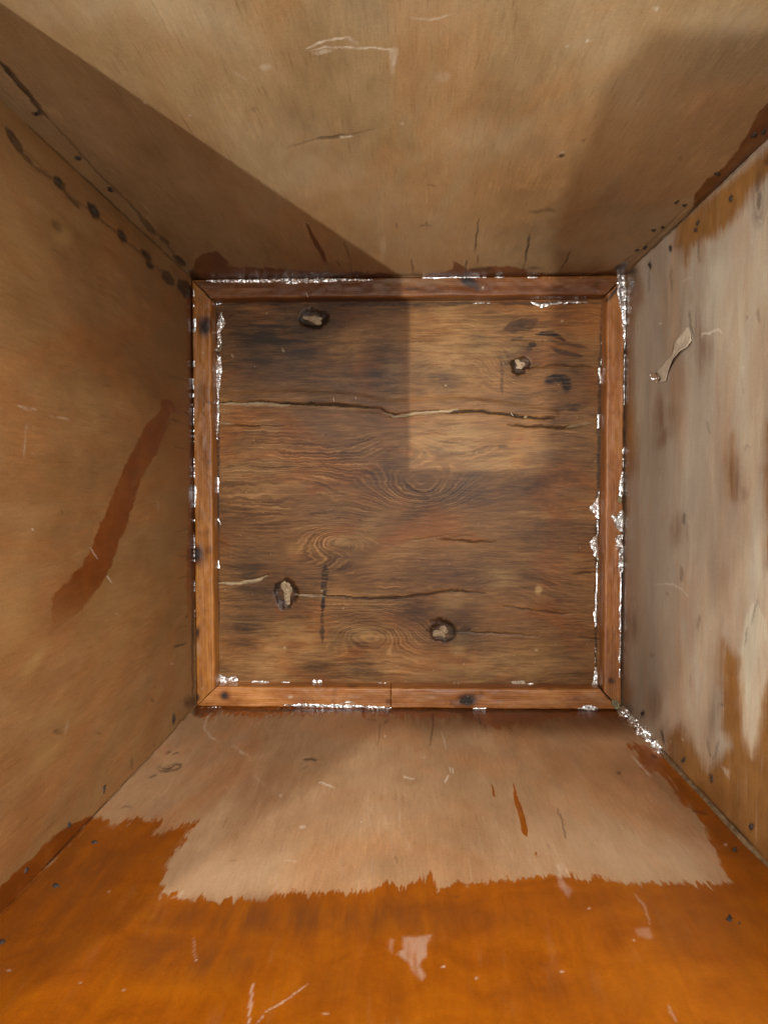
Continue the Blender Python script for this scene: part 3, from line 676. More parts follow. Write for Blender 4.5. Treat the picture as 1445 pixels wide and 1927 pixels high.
def floor_panel():
    n = 470
    u = np.linspace(X0, X1, n); v = np.linspace(Y0, Y1, n)
    U, V = np.meshgrid(u, v, indexing='ij'); U, V = U.ravel(), V.ravel()
    P = np.stack([U, V, np.zeros_like(U)], 1)
    x, y = warped_px(P)
    h = y + 10 * vnoise(x / 120, y / 60) + 5 * vnoise(x / 50 + 7, y / 22)
    for cx, cy, A, sx, sy in ((690, 1192, 70, 75, 34), (640, 1016, 46, 60, 26), (792, 925, -75, 80, 48), (855, 680, 60, 120, 55), (590, 601, 26, 60, 24), (979, 686, -40, 50, 30),
                              (537, 1116, 30, 60, 30), (832, 1188, -34, 60, 30), (1000, 860, 36, 100, 60), (500, 900, 26, 120, 30), (560, 1060, -40, 90, 50), (950, 1100, 30, 90, 40), (760, 840, 34, 60, 40)):
        h = h + A * np.exp(-((x - cx) / sx) ** 2 - ((y - cy) / sy) ** 2)
    cracks = [([(410, 757), (490, 757), (540, 760), (640, 762), (715, 770)], 1.9, 1), ([(715, 769), (735, 781), (760, 781), (800, 775), (862, 772)], 3.2, 1),
              ([(832, 776), (900, 774), (960, 782), (1000, 786), (1045, 788)], 2.2, 1), ([(955, 799), (1000, 803), (1060, 805), (1112, 798)], 1.7, .9),
              ([(410, 797), (440, 798), (490, 803)], 1.3, .6), ([(410, 1096), (450, 1096), (480, 1092), (503, 1081)], 2.6, .8),
              ([(556, 1118), (610, 1121), (680, 1126), (740, 1126), (800, 1118), (850, 1112), (912, 1116)], 1.5, .9), ([(820, 1015), (880, 1018), (932, 1020)], 1.3, .8),
              ([(945, 1140), (1010, 1150), (1072, 1155)], 1.1, .7), ([(1076, 1081), (1122, 1076)], 1.2, .8), ([(858, 1188), (930, 1192), (1012, 1197)], 1.0, .6), ([(1086, 1199), (1126, 1205)], 1.1, .6),
              ([(996, 691), (1060, 687), (1132, 690)], 1.2, .6), ([(960, 640), (1040, 642)], 1, .3), ([(760, 1018), (840, 1008), (900, 1012)], .8, .3)]
    ck = np.zeros(x.shape); dark = np.zeros(x.shape); pale = np.zeros(x.shape)
    for p, w, s in cracks:
        m = stroke(x, y, p, w, 1.0)
        ck = np.maximum(ck, m * s); dark = np.maximum(dark, m * s * .9)
    for p, w, s in (([(412, 760), (470, 760), (545, 763)], 2.4, 1), ([(720, 778), (740, 783), (790, 778), (862, 771)], 2.6, .9), ([(412, 1097), (450, 1097), (480, 1093), (502, 1083)], 2.6, 1),
                    ([(1066, 804), (1110, 797)], 1.8, .5), ([(556, 1120), (612, 1122)], 1.8, .55), ([(412, 797), (442, 797)], 1.2, .7), ([(545, 763), (715, 772)], 1.4, .3)):
        m = stroke(x, y, p, w, 1.0)
        pale = np.maximum(pale, m * s)
    dark = dark * (1 - .85 * pale)
    hole = dark.copy(); dark = dark * 0
    pit = np.zeros(x.shape)
    x0_, y0_ = x, y
    x = x0_ + 9 * vnoise(x0_ / 11, y0_ / 11) + 5 * vnoise(x0_ / 5, y0_ / 5); y = y0_ + 9 * vnoise(x0_ / 11 + 31, y0_ / 11) + 5 * vnoise(x0_ / 5 + 3, y0_ / 5)
    for cx, cy, rx, ry, a in KNOTS:
        hole = np.maximum(hole, .68 * ring(x, y, cx, cy, rx * .86, ry * .86, a, .55)); dark = mx(dark, .5 * blob(x, y, cx, cy, rx * 1.15, ry * 1.15, a, .4))
        dark = np.maximum(dark, .42 * blob(x, y, cx, cy, rx * 2.2, ry * 1.9, a, .9))
        pit = np.maximum(pit, blob(x, y, cx, cy, rx, ry, a, .25))
    x, y = x0_, y0_
    mk = dict(
        dark=[('s', [(612, 1064), (609, 1120)], 6, .7), ('s', [(608, 1120), (607, 1150)], 3, .8), ('s', [(607, 1150), (606, 1210)], 3, .55), ('b', 606, 1190, 5, 8, 0, .6), ('s', [(608, 1138), (607, 1148)], 4, .5),
              ('s', [(950, 618), (985, 612), (1010, 606)], 10, .55), ('b', 985, 613, 18, 9, 0, .6), ('s', [(1008, 630), (1040, 627), (1062, 640)], 4, .85), ('s', [(1030, 640), (1075, 648), (1105, 655)], 3, .55), ('s', [(1035, 652), (1060, 664), (1095, 670)], 4, .55), ('s', [(960, 640), (985, 637)], 3, .6), ('s', [(994, 650), (1010, 648)], 4, .8), ('b', 995, 656, 6, 7, 0, .6),
              ('s', [(1026, 717), (1040, 712), (1072, 712)], 7, .8), ('b', 1034, 716, 10, 7, 0, .8), ('b', 1065, 724, 9, 14, 0, .85), ('b', 1078, 766, 16, 7, 0, .65), ('s', [(1030, 770), (1100, 766)], 4, .4), ('s', [(942, 680), (944, 700), (945, 742)], 3.5, .5), ('s', [(944, 682), (962, 684)], 3, .5),
              ('s', [(1000, 740), (1050, 735)], 2, .4), ('b', 945, 840, 9, 5, 0, .45), ('b', 1035, 860, 40, 8, 0, .3), ('s', [(800, 1190), (808, 1180), (822, 1170)], 2, .6), ('s', [(860, 1186), (882, 1186)], 5, .55), ('b', 882, 1184, 4, 4, 0, .7), ('b', 520, 1105, 4, 8, 0, .7), ('b', 552, 1112, 6, 6, 0, .8), ('s', [(640, 850), (690, 856)], 3, .3), ('b', 650, 860, 14, 6, 0, .3),
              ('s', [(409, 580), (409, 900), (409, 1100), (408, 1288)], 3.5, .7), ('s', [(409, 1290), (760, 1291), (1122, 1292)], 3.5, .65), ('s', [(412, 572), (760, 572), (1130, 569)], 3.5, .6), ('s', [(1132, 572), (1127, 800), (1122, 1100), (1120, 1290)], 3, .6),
              ('b', 540, 760, 8, 4, 0, .7), ('b', 585, 757, 6, 3, 0, .7), ('b', 435, 757, 4, 3, 0, .9)],
        brown=[('b', 520, 640, 110, 75, 0, .65), ('b', 640, 590, 90, 40, 0, .45), ('b', 450, 590, 50, 30, 0, .5), ('b', 715, 700, 40, 60, 0, .55), ('b', 620, 720, 110, 30, 0, .45), ('b', 830, 715, 30, 20, 0, .5), ('b', 790, 700, 20, 40, 0, .35), ('b', 900, 640, 26, 20, 0, .35), ('b', 480, 1085, 50, 50, 0, .55), ('b', 460, 1170, 40, 60, 0, .55), ('b', 780, 1150, 30, 26, 0, .5),
               ('b', 880, 1170, 36, 34, 0, .45), ('b', 850, 1080, 50, 22, 0, .35), ('b', 1030, 1010, 80, 30, 0, .3), ('b', 940, 1060, 70, 30, 0, .25), ('b', 960, 930, 160, 30, 0, .25), ('b', 650, 1060, 40, 26, 0, .35), ('b', 620, 1265, 70, 16, 0, .4), ('b', 440, 1270, 50, 20, 0, .3), ('b', 1080, 1230, 40, 50, 0, .35), ('b', 1090, 860, 50, 90, 0, .25), ('b', 650, 960, 60, 20, 0, .25), ('b', 700, 895, 90, 24, 0, .2), ('b', 975, 760, 30, 22, 0, .4), ('b', 1000, 600, 90, 26, 0, .3), ('b', 1080, 720, 40, 40, 0, .2)],
        light=[('b', 860, 650, 85, 70, 0, .30), ('b', 850, 830, 80, 50, 0, .28), ('b', 960, 850, 80, 30, 0, .2), ('b', 860, 675, 30, 18, 0, .38), ('b', 850, 640, 70, 40, 0, .2), ('b', 740, 690, 16, 60, 0, .25), ('b', 960, 665, 26, 12, -40, .35), ('b', 645, 1018, 22, 9, 0, .5), ('b', 690, 1000, 16, 40, 45, .2), ('b', 690, 1192, 34, 12, 0, .3), ('b', 1013, 1111, 6, 8, 0, .7), ('b', 940, 1090, 30, 20, 0, .3), ('b', 860, 1210, 16, 26, 0, .4), ('b', 850, 1130, 20, 26, 0, .25), ('b', 900, 880, 90, 14, 0, .25),  # first broad blobs: paler wood, lightened further to strengthen the lamp's lit patch
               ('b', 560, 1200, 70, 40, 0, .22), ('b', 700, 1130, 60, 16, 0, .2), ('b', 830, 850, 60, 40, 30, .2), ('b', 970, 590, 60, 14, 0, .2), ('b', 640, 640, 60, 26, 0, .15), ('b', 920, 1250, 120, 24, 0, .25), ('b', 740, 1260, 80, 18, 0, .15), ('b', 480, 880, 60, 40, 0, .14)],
        pale=[('b', 864, 563, 3, 2, 0, .8), ('b', 1058, 604, 2, 2, 0, .8), ('b', 839, 725, 2, 1.6, 0, .9), ('b', 605, 1113, 2, 1.6, 0, 1), ('b', 645, 1144, 1.8, 1.6, 0, .8), ('b', 535, 1220, 2, 1.8, 0, 1), ('b', 1009, 1223, 2.4, 1.8, 0, .9), ('b', 988, 785, 3, 2, 0, .9), ('b', 480, 829, 1.6, 1.4, 0, .7), ('s', [(531, 657), (534, 662)], 1.2, .8), ('s', [(436, 667), (441, 673)], 1.2, .8),
              ('b', 1118, 870, 1.6, 1.4, 0, .7), ('b', 502, 589, 2, 1.5, 0, .6), ('b', 896, 852, 1.4, 1.4, 0, .7)])
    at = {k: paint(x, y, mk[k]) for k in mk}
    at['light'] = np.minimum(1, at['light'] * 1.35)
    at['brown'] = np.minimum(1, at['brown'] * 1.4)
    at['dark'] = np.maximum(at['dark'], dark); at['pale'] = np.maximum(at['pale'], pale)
    at['hole'] = hole
    at['grain'] = h / 7.5
    fig = np.full(x.shape, .34)
    for b in ((600, 860, 200, 60, 1), (590, 930, 190, 70, 1), (790, 920, 110, 70, 1), (650, 1030, 110, 70, 1), (700, 1190, 120, 90, .9), (720, 1080, 100, 60, .8), (840, 640, 90, 70, .6), (500, 830, 90, 40, .9), (860, 1220, 110, 40, .5), (1060, 1160, 50, 60, .5), (860, 830, 70, 50, .8)):
        fig = np.maximum(fig, b[4] * blob(x, y, *b[:4], 0, .6))
    at['fig'] = fig
    at['gco'] = np.stack([U, V, np.zeros_like(U)], 1)
    P[:, 2] -= .0016 * ck + .0022 * pit - .0005 * vnoise(x / 70, y / 50)
    # the veneer stands a little higher on one side of the long split
    P[:, 2] += .0006 * (stroke(x, y, [(410, 748), (640, 752), (735, 768), (860, 762), (1045, 778)], 12, 8))
    q = grid_quads(n, n, False)
    c = np.array([0, (n - 1) * n, n * n - 1, n - 1])
    B = P[c] + [(-TH, -TH, -TH), (TH, -TH, -TH), (TH, TH, -TH), (-TH, TH, -TH)]
    n0 = len(P)
    q2 = [[n0 + 7, n0 + 6, n0 + 5, n0 + 4]] + [[n0 + i, n0 + 4 + i, n0 + 4 + (i + 1) % 4, n0 + (i + 1) % 4] for i in range(4)]
    for k in at:
        at[k] = np.concatenate([at[k], at[k][c] * (k in ('gco', 'grain', 'fig')), at[k][c] * (k in ('gco', 'grain', 'fig'))])
    P = np.vstack([P, P[c], B])
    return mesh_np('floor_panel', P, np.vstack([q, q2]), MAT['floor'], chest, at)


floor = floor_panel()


def lump(name, mat, parent, centre, ax, ay, nrm, rx, ry, hgt, seed, n=20, rings=5, flat=False):
    """a low irregular disc lying on a face"""
    r = random.Random(seed)
    ph = [r.uniform(0, 6.28) for _ in range(4)]
    P = [centre + nrm * hgt]
    for k in range(1, rings + 1):
        for i in range(n):
            a = 2 * math.pi * i / n
            w = 1 + .26 * math.sin(2 * a + ph[0]) + .24 * math.sin(3 * a + ph[1]) + .16 * math.sin(5 * a + ph[2]) + r.uniform(-.08, .08)
            f = k / rings
            z = hgt * (1 - f ** 3) + r.uniform(-.25, .25) * hgt * (k < rings)
            P.append(centre + ax * (rx * w * f * math.cos(a)) + ay * (ry * w * f * math.sin(a)) + nrm * z)
    tris = [[0, 1 + i, 1 + (i + 1) % n] for i in range(n)]
    quads = []
    for k in range(rings - 1):
        for i in range(n):
            a = 1 + k * n
            quads.append([a + i, a + n + i, a + n + (i + 1) % n, a + (i + 1) % n])
    return mesh_np(name, P, quads, mat, parent, smooth=not flat, tris=tris)


EX, EY, EZ = np.eye(3)
S = .5667e-3
for i, (px, py, rx, ry, dx, lab) in enumerate(((591, 601, 15, 8, 0, 'oval torn knot beside the far batten'), (977, 685, 7, 10, 0, 'small torn knot towards the far right'),
                                               (540, 1112, 10, 20, 0, 'torn knot at the start of the lower split'), (829, 1190, 13, 10, 0, 'torn knot with a black rim near the middle'))):
    o = lump('knot', MAT['knot'], floor, on('floor', px, py, -.0018), EX, EY, EZ, rx * S, ry * S, .0011, 40 + i, 22, 5)
    o['label'] = lab

# ------------------------------------------------------------------ nails clenched or set in the sides
NAILS = dict(
    top=[(148, 298, 8, 4, 30), (208, 357, 10, 5, 20), (72, 213, 9, 5, 0), (1418, 254, 12, 6, -20), (1436, 248, 5, 8, 30), (1349, 327, 9, 8, 0), (1272, 380, 7, 4, -30), (1287, 386, 7, 4, -30), (1229, 433, 7, 5, -30), (1246, 428, 7, 4, -40), (1198, 470, 6, 3, -30), (1213, 466, 6, 5, -30)],
    left=[(112, 342, 4, 8, -35), (179, 397, 4, 9, -30), (232, 444, 3, 7, -35), (328, 1353, 3, 9, 0), (196, 1484, 4, 11, 10), (131, 1553, 4, 8, 10), (50, 1637, 5, 9, 15)],
    bottom=[(178, 1585, 9, 6, 10), (106, 1667, 11, 7, 15), (4, 1773, 12, 7, -20), (1372, 1729, 13, 11, 30), (1390, 1739, 4, 4, 0), (1382, 1598, 5, 5, 0)],
    right=[(1374, 374, 3, 8, 8), (1313, 419, 3, 7, 15), (1308, 433, 2.6, 6, -15), (1261, 468, 3, 7, -8), (1222, 500, 3, 8, -8), (1412, 1556, 5, 8, 25), (1286, 1430, 3.5, 8, 20), (1208, 1343, 3, 8, 15), (1340, 1466, 3, 10, 0)],
)
for side, lst in NAILS.items():
    nrm = {'left': EX, 'right': -EX, 'top': -EY, 'bottom': EY}[side]
    for i, (px, py, rx, ry, ang) in enumerate(lst):
        c = on(side, px, py)
        ca, sa = math.cos(math.radians(ang)), math.sin(math.radians(ang))
        a1 = on(side, px + rx * .8 * ca, py + rx * .8 * sa) - c
        a2 = on(side, px - ry * .8 * sa, py + ry * .8 * ca) - c
        ra, rb = np.linalg.norm(a1), np.linalg.norm(a2)
        m = max(ra, rb)
        ra, rb = min(ra, .005), min(rb, .005)
        lump('nail_tip', MAT['nail'], walls[side], c - nrm * .0007, a1 / np.linalg.norm(a1), a2 / np.linalg.norm(a2), nrm, ra, rb, .0016, 100 + i + 31 * len(side), 11, 3)

# ------------------------------------------------------------------ battens nailed round the bottom
def batten(side, s0, s1, mitre0, mitre1, label, mat, marks):
    w = WB[side]
    prof = [(.0004, 0.0003), (.0004, HB * .5), (.0004, HB - .0012), (.0008, HB - .0003)] + \
           [(.0016 + (w - .0034) * k / 14, HB) for k in range(15)] + [(w - .0009, HB - .0004), (w, HB - .0014), (w, HB * .75), (w, HB * .5), (w, HB * .25), (w, .0003)]
    prof = np.array(prof)
    npf = len(prof)
    L = s1 - s0
    ns = max(24, int(L / .0011))
    f = np.linspace(0, 1, ns)
    T = np.tile(prof[:, 0], ns); Zz = np.tile(prof[:, 1], ns); F = np.repeat(f, npf)
    a = s0 + (T + .0007 if mitre0 else .0002)
    b = s1 - (T + .0007 if mitre1 else .0002)
    Sx = a + (b - a) * F
    wob = .0008 * vnoise(Sx * 45 + len(side), T * 0 + 3.3) + .0004 * vnoise(Sx * 240, T * 0 + 8.1)
    top = (Zz > HB * .9)
    T2 = T + wob * (T > w * .5) * .8 + np.abs(wob) * (T < w * .5) * .8
    Z2 = Zz + top * (.0006 * vnoise(Sx * 60, T * 200) + .0004 * vnoise(Sx * 200, T * 300))
    if side == 'left':
        P = np.stack([X0 + T2, Y1 - Sx, Z2], 1)
    elif side == 'right':
        P = np.stack([X1 - T2, Y1 - Sx, Z2], 1)
    elif side == 'top':
        P = np.stack([X0 + Sx, Y1 - T2, Z2], 1)
    else:
        P = np.stack([X0 + Sx, Y0 + T2, Z2], 1)
    x, y = warped_px(P)
    at = {k: paint(x, y, marks.get(k, [])) for k in ('dark', 'pale', 'brown')}
    at['gco'] = np.stack([Sx, T, Z2], 1)
    i = np.arange(ns - 1)[:, None] * npf + np.arange(npf - 1)[None, :]
    q = np.stack([i, i + 1, i + npf + 1, i + npf], -1).reshape(-1, 4)
    if side in ('left', 'bottom'):
        q = q[:, ::-1]
    # ends: quads across the section
    caps = []
    for base in (0, (ns - 1) * npf):
        for k in range(npf // 2 - 1):
            caps.append([base + k, base + k + 1, base + npf - 2 - k, base + npf - 1 - k])
    o = mesh_np('batten', P, np.vstack([q, caps]), mat, chest, at)
    o['label'] = label
    return o


LX, LY = X1 - X0, Y1 - Y0
JOIN = (735 - 768) * .5525e-3 - X0
battens = dict(
    top=batten('top', 0, LX, True, True, 'dark stained batten along the far side', MAT['b_top'], dict(
        dark=[('b', 882, 530, 16, 9, 30, .95), ('b', 896, 540, 8, 6, 40, .6), ('s', [(762, 545), (790, 544)], 3, .6), ('s', [(770, 545), (840, 550)], 1.6, .4), ('o', 822, 552, 7, 9, 0, .4), ('o', 840, 548, 6, 10, 0, .3), ('s', [(372, 538), (410, 576)], 1.6, .8), ('b', 400, 533, 22, 7, 0, .4), ('s', [(560, 563), (720, 566), (1130, 562)], 1.4, .4), ('s', [(975, 542), (1060, 545)], 1.2, .3)],
        brown=[('b', 900, 540, 40, 18, 0, .5), ('b', 560, 545, 60, 14, 0, .25), ('b', 1080, 548, 60, 14, 0, .35), ('b', 640, 565, 120, 5, 0, .4), ('b', 960, 550, 40, 14, 0, .35)],
        pale=[('b', 715, 540, 12, 9, 0, .25), ('b', 745, 528, 28, 5, 0, .3), ('b', 800, 530, 40, 6, 0, .2), ('b', 909, 540, 2, 2, 0, 1)])),
    left=batten('left', 0, LY, True, True, 'honey coloured batten along the left side', MAT['b_left'], dict(
        dark=[('b', 386, 616, 9, 13, 10, .8), ('b', 371, 1043, 9, 13, 0, .9), ('b', 373, 1192, 3, 9, 0, .85), ('b', 369, 1312, 8, 7, 0, .9), ('s', [(364, 532), (364, 1325)], 1.2, .5), ('s', [(392, 755), (398, 760)], 3, .5), ('b', 394, 870, 4, 5, 0, .4), ('s', [(372, 530), (408, 572)], 2.4, .8), ('s', [(396, 880), (397, 1000)], 1, .3)],
        brown=[('b', 384, 612, 15, 20, 0, .85), ('b', 373, 1045, 15, 20, 0, .7), ('b', 392, 1035, 10, 8, -30, .5), ('b', 380, 740, 14, 20, 0, .35), ('b', 384, 840, 10, 40, 0, .25), ('b', 380, 570, 14, 26, 0, .3), ('b', 372, 1190, 6, 14, 0, .4), ('b', 378, 1290, 12, 20, 0, .25)],
        pale=[('b', 383, 664, 1.4, 1.4, 0, .9), ('b', 380, 1296, 1.4, 1.4, 0, .9), ('b', 372, 1222, 5, 14, 0, .2), ('b', 376, 720, 5, 30, 0, .14)])),
    right=batten('right', 0, LY, True, True, 'reddish batten along the right side', MAT['b_right'], dict(
        dark=[('b', 1149, 1282, 5, 5, 0, .6), ('s', [(1138, 570), (1164, 540)], 2.4, .8), ('s', [(1176, 560), (1172, 900), (1168, 1320)], 1.5, .6), ('s', [(1142, 1180), (1146, 1230)], 1.1, .3), ('s', [(1152, 1180), (1154, 1220)], 1, .3), ('b', 1145, 660, 1.6, 4, 0, .5), ('b', 1141, 560, 8, 10, 0, .35)],
        brown=[('b', 1150, 1270, 14, 40, 0, .45), ('b', 1150, 880, 12, 60, 0, .15), ('b', 1150, 1282, 9, 9, 0, .6), ('b', 1160, 640, 6, 40, 0, .2), ('b', 1155, 540, 14, 16, 0, .4), ('b', 1150, 1000, 10, 40, 0, .2)],
        pale=[])),
)
near = dict(
    dark=[('b', 879, 1318, 14, 10, 0, .97), ('b', 423, 1309, 6, 6, 0, .75), ('s', [(735, 1296), (734, 1330)], 1.2, .4), ('s', [(366, 1331), (406, 1288)], 2.0, .8), ('b', 662, 1291, 10, 4, 0, .5), ('b', 1035, 1296, 6, 3, 0, .4), ('s', [(845, 1330), (850, 1318)], 1.2, .5), ('b', 730, 1320, 3, 5, 0, .5), ('s', [(1125, 1292), (1165, 1335)], 2, .8), ('s', [(1140, 1300), (1000, 1335)], .9, .2)],
    brown=[('b', 880, 1316, 20, 14, 0, .8), ('b', 423, 1309, 11, 9, 0, .7), ('b', 690, 1312, 40, 12, 0, .35), ('b', 420, 1325, 50, 6, 0, .25), ('b', 860, 1325, 10, 8, 0, .5), ('b', 1090, 1322, 50, 10, 0, .25), ('b', 560, 1300, 60, 5, 0, .2), ('b', 902, 1310, 8, 5, -30, .5)],
    pale=[('b', 547, 1312, 4, 2, 0, 1), ('b', 881, 1313, 1.6, 3, -20, .8), ('s', [(650, 1318), (668, 1324)], 2, .5), ('b', 800, 1310, 36, 6, 0, .12), ('b', 600, 1312, 50, 5, 0, .12), ('b', 1120, 1312, 20, 6, 20, .15)])
battens['near_left'] = batten('bottom', 0, JOIN, True, False, 'orange batten along the near side, left of its butt joint', MAT['b_bottom'], near)
battens['near_right'] = batten('bottom', JOIN, LX, False, True, 'orange batten along the near side, with a round black knot', MAT['b_bottom'], near)
# the round black knot in the near batten and the two in the left one
for bt, px, py, rx, ry, sd in ((battens['near_right'], 879, 1318, 13, 10, 3), (battens['left'], 386, 616, 8, 11, 5), (battens['left'], 371, 1043, 7, 10, 6), (battens['near_left'], 423, 1309, 5, 5, 8)):
    lump('knot', MAT['nail'], bt, on('floor', px, py, HB - .0006), EX, EY, EZ, rx * .53e-3, ry * .53e-3, .0011, sd, 20, 4)

# ------------------------------------------------------------------ torn foil lining
def tag(o, label, cat, group=None):
    o['label'] = label
    o['category'] = cat
    if group:
        o['group'] = group
    return o


def crumple(name, poly_px, z, mat, seed, amp=.0016, step=.0008, parent=None, surface='floor', lift=.0004, ragged=.0006, gaps=0.0):
    """a crumpled sheet whose torn outline was measured on the given plane"""
    r = np.random.default_rng(seed)
    W = np.array([on(surface, px, py, z, .0) for px, py in poly_px])
    if surface == 'floor':
        A, B, nrm = W[:, 0], W[:, 1], EZ
    else:
        A, B = W[:, 1], W[:, 2]
        nrm = -EX if surface == 'right' else EX
    poly = np.stack([A, B], 1)
    lo, hi = poly.min(0) - step, poly.max(0) + step
    nx = int((hi[0] - lo[0]) / step) + 2; ny = int((hi[1] - lo[1]) / step) + 2
    gx, gy = np.meshgrid(lo[0] + np.arange(nx) * step, lo[1] + np.arange(ny) * step, indexing='ij')
    gx, gy = gx.ravel(), gy.ravel()
    gx = gx + r.uniform(-.35, .35, gx.shape) * step; gy = gy + r.uniform(-.35, .35, gy.shape) * step
    d = sdf_poly(gx, gy, poly, .05) + ragged * (vnoise(gx * 900 + seed, gy * 900) * 1.4)
    keep = d > -step * .25
    if gaps:
        keep &= (vnoise(gx * 95 + seed * 1.7, gy * 95 + seed) + .25 * vnoise(gx * 500 + seed, gy * 500)) > gaps - .5
    k = 150 + seed % 7 * 18
    c = 1 - np.abs(vnoise(gx * k + seed * 3.1, gy * k * .7)) * 4
    c = c * .5 + (1 - np.abs(vnoise(gx * k * 2.3 + 5, gy * k * 2.1 + seed)) * 4) * .35 + r.uniform(-.12, .12, gx.shape)
    edge = sstep(d, -step, step * 2.2)
    hgt = lift + 1.1 * amp * np.clip(.45 + .75 * c, 0, 2) * (.3 + .7 * edge)
    base = np.zeros((len(gx), 3))
    if surface == 'floor':
        base[:, 0], base[:, 1], base[:, 2] = gx, gy, z
    else:
        base[:, 0] = X1 if surface == 'right' else X0
        base[:, 1], base[:, 2] = gx, gy
    P = base + np.outer(hgt, nrm)
    i = (np.arange(nx - 1)[:, None] * ny + np.arange(ny - 1)[None, :]).ravel()
    t = np.concatenate([np.stack([i, i + ny, i + ny + 1], 1), np.stack([i, i + ny + 1, i + 1], 1)])
    t = t[keep[t].all(1)]
    if not len(t):
        return None
    lab = np.arange(len(P))          # every loose fragment becomes an object of its own
    while True:
        m = lab[t].min(1)
        new = lab.copy()
        for c3 in range(3):
            np.minimum.at(new, t[:, c3], m)
        if (new == lab).all():
            break
        lab = new
    first, best = None, 0
    comp = lab[t[:, 0]]
    for c in np.unique(comp):
        tc = t[comp == c]
        if len(tc) < 6:
            continue
        if not gaps and len(tc) < max((comp == q).sum() for q in np.unique(comp)):
            continue
        used = np.unique(tc)
        remap = np.full(len(P), -1); remap[used] = np.arange(len(used))
        o = mesh_np(name, P[used], None, mat, parent, smooth=False, tris=remap[tc])
        if len(tc) > best:
            first, best = o, len(tc)
    return first


def line_poly(pts, w, seed):
    """a ragged strip of varying half-width along a line"""
    r = random.Random(seed)
    pts = np.array(pts, float)
    n = max(3, int(np.hypot(*np.diff(pts, axis=0).T).sum() / 6))
    seg = np.r_[0, np.cumsum(np.hypot(*np.diff(pts, axis=0).T))]
    s = np.linspace(0, seg[-1], n)
    X = np.interp(s, seg, pts[:, 0]); Y = np.interp(s, seg, pts[:, 1])
    dx, dy = np.gradient(X), np.gradient(Y)
    l = np.hypot(dx, dy) + 1e-9
    wa = [w * r.uniform(.35, 1.25) for _ in range(n)]; wb = [w * r.uniform(.35, 1.25) for _ in range(n)]
    a = [(X[i] - dy[i] / l[i] * wa[i], Y[i] + dx[i] / l[i] * wa[i]) for i in range(n)]
    b = [(X[i] + dy[i] / l[i] * wb[i], Y[i] - dx[i] / l[i] * wb[i]) for i in range(n)]
    return a + b[::-1]


GF = 'torn foil remnants in the chest'
BT, FL = HB + .0003, 0.0002
SCRAPS = [
    ([(385, 529), (400, 526), (460, 525), (540, 523), (620, 523), (702, 525), (702, 529), (640, 530), (562, 534), (547, 537), (528, 531), (460, 533), (400, 532)], BT, 'long thin silver foil strip along the far batten, left half'),
    ([(1161, 516), (1176, 516), (1180, 545), (1178, 600), (1178, 642), (1172, 642), (1170, 604), (1165, 577), (1160, 555)], BT, 'tall silver foil strip in the far right corner of the battens'),
    ([(1165, 908), (1172, 878), (1173, 932), (1162, 946)], BT, 'narrow foil sliver on the right batten, above the foil bunch'),
    ([(1149, 967), (1158, 972), (1168, 958), (1173, 962), (1173, 1003), (1163, 1000), (1154, 988)], BT, 'crumpled foil bunch on the right batten, with a jagged left end'),
    ([(1156, 1010), (1172, 1003), (1172, 1078), (1162, 1075), (1163, 1045), (1158, 1030)], BT, 'crumpled foil patch on the right batten just below the jagged bunch'),
    ([(1108, 955), (1116, 948), (1127, 924), (1127, 978), (1121, 976), (1117, 966), (1110, 964)], FL, 'triangular foil flake on the bottom board, above the larger flake at right'),
    ([(1108, 1020), (1114, 1013), (1124, 1004), (1126, 1060), (1124, 1056), (1117, 1046), (1113, 1034)], FL, 'larger foil flake on the bottom board against the right batten'),
    ([(1110, 1293), (1116, 1276), (1119, 1248), (1125, 1268), (1124, 1294)], FL, 'upright foil shred in the near right corner of the bottom board'),
    ([(1052, 1288), (1070, 1290), (1098, 1287), (1114, 1290), (1112, 1296), (1066, 1296)], FL, 'flat foil shred on the bottom board left of the near right corner'),
    ([(993, 568), (1002, 568), (1020, 570), (1050, 567), (1106, 566), (1106, 571), (1060, 572), (1034, 576), (1018, 580), (1006, 575)], FL, 'jagged foil strip on the bottom board under the far batten at right'),
    ([(417, 586), (426, 608), (416, 625), (419, 640), (413, 662), (407, 660), (410, 640), (406, 620), (411, 602)], FL, 'twisted foil curl on the bottom board beside the left batten, nearest the far corner'),
    ([(409, 664), (416, 672), (419, 690), (417, 712), (413, 742), (414, 790), (410, 828), (406, 824), (408, 760), (406, 690)], FL, 'long tapering foil tail on the bottom board beside the left batten'),
    ([(405, 1266), (416, 1268), (426, 1274), (445, 1271), (449, 1279), (438, 1288), (406, 1287)], FL, 'crumpled foil heap in the near left corner of the bottom board'),
    ([(470, 1285), (478, 1280), (494, 1281), (507, 1284), (500, 1288), (476, 1288)], FL, 'small foil shred by the near batten, right of the corner heap'),
    ([(586, 1285), (590, 1279), (606, 1279), (608, 1284), (598, 1289), (588, 1289)], FL, 'small bright foil lump by the near batten, below the vertical dark stain'),
    ([(706, 1281), (716, 1284), (728, 1285), (727, 1291), (716, 1290)], FL, 'curled foil bit by the near batten beside its butt joint'),
    ([(524, 1327), (562, 1323), (610, 1325), (655, 1325), (700, 1328), (736, 1330), (736, 1334), (640, 1333), (562, 1331)], BT, 'flattened foil strip along the outer edge of the near batten'),
    ([(1086, 1333), (1098, 1328), (1108, 1325), (1122, 1329), (1132, 1334), (1110, 1338)], BT, 'star shaped foil scrap on the near batten at right'),
]
for i, (pl, z, lab) in enumerate(SCRAPS):
    o = crumple('foil_scrap', pl, z, MAT['foil'], 11 + i * 5, .0027 if i in (3, 4, 10, 12) else .0018)
    if o:
        tag(o, lab, 'foil scrap', GF)

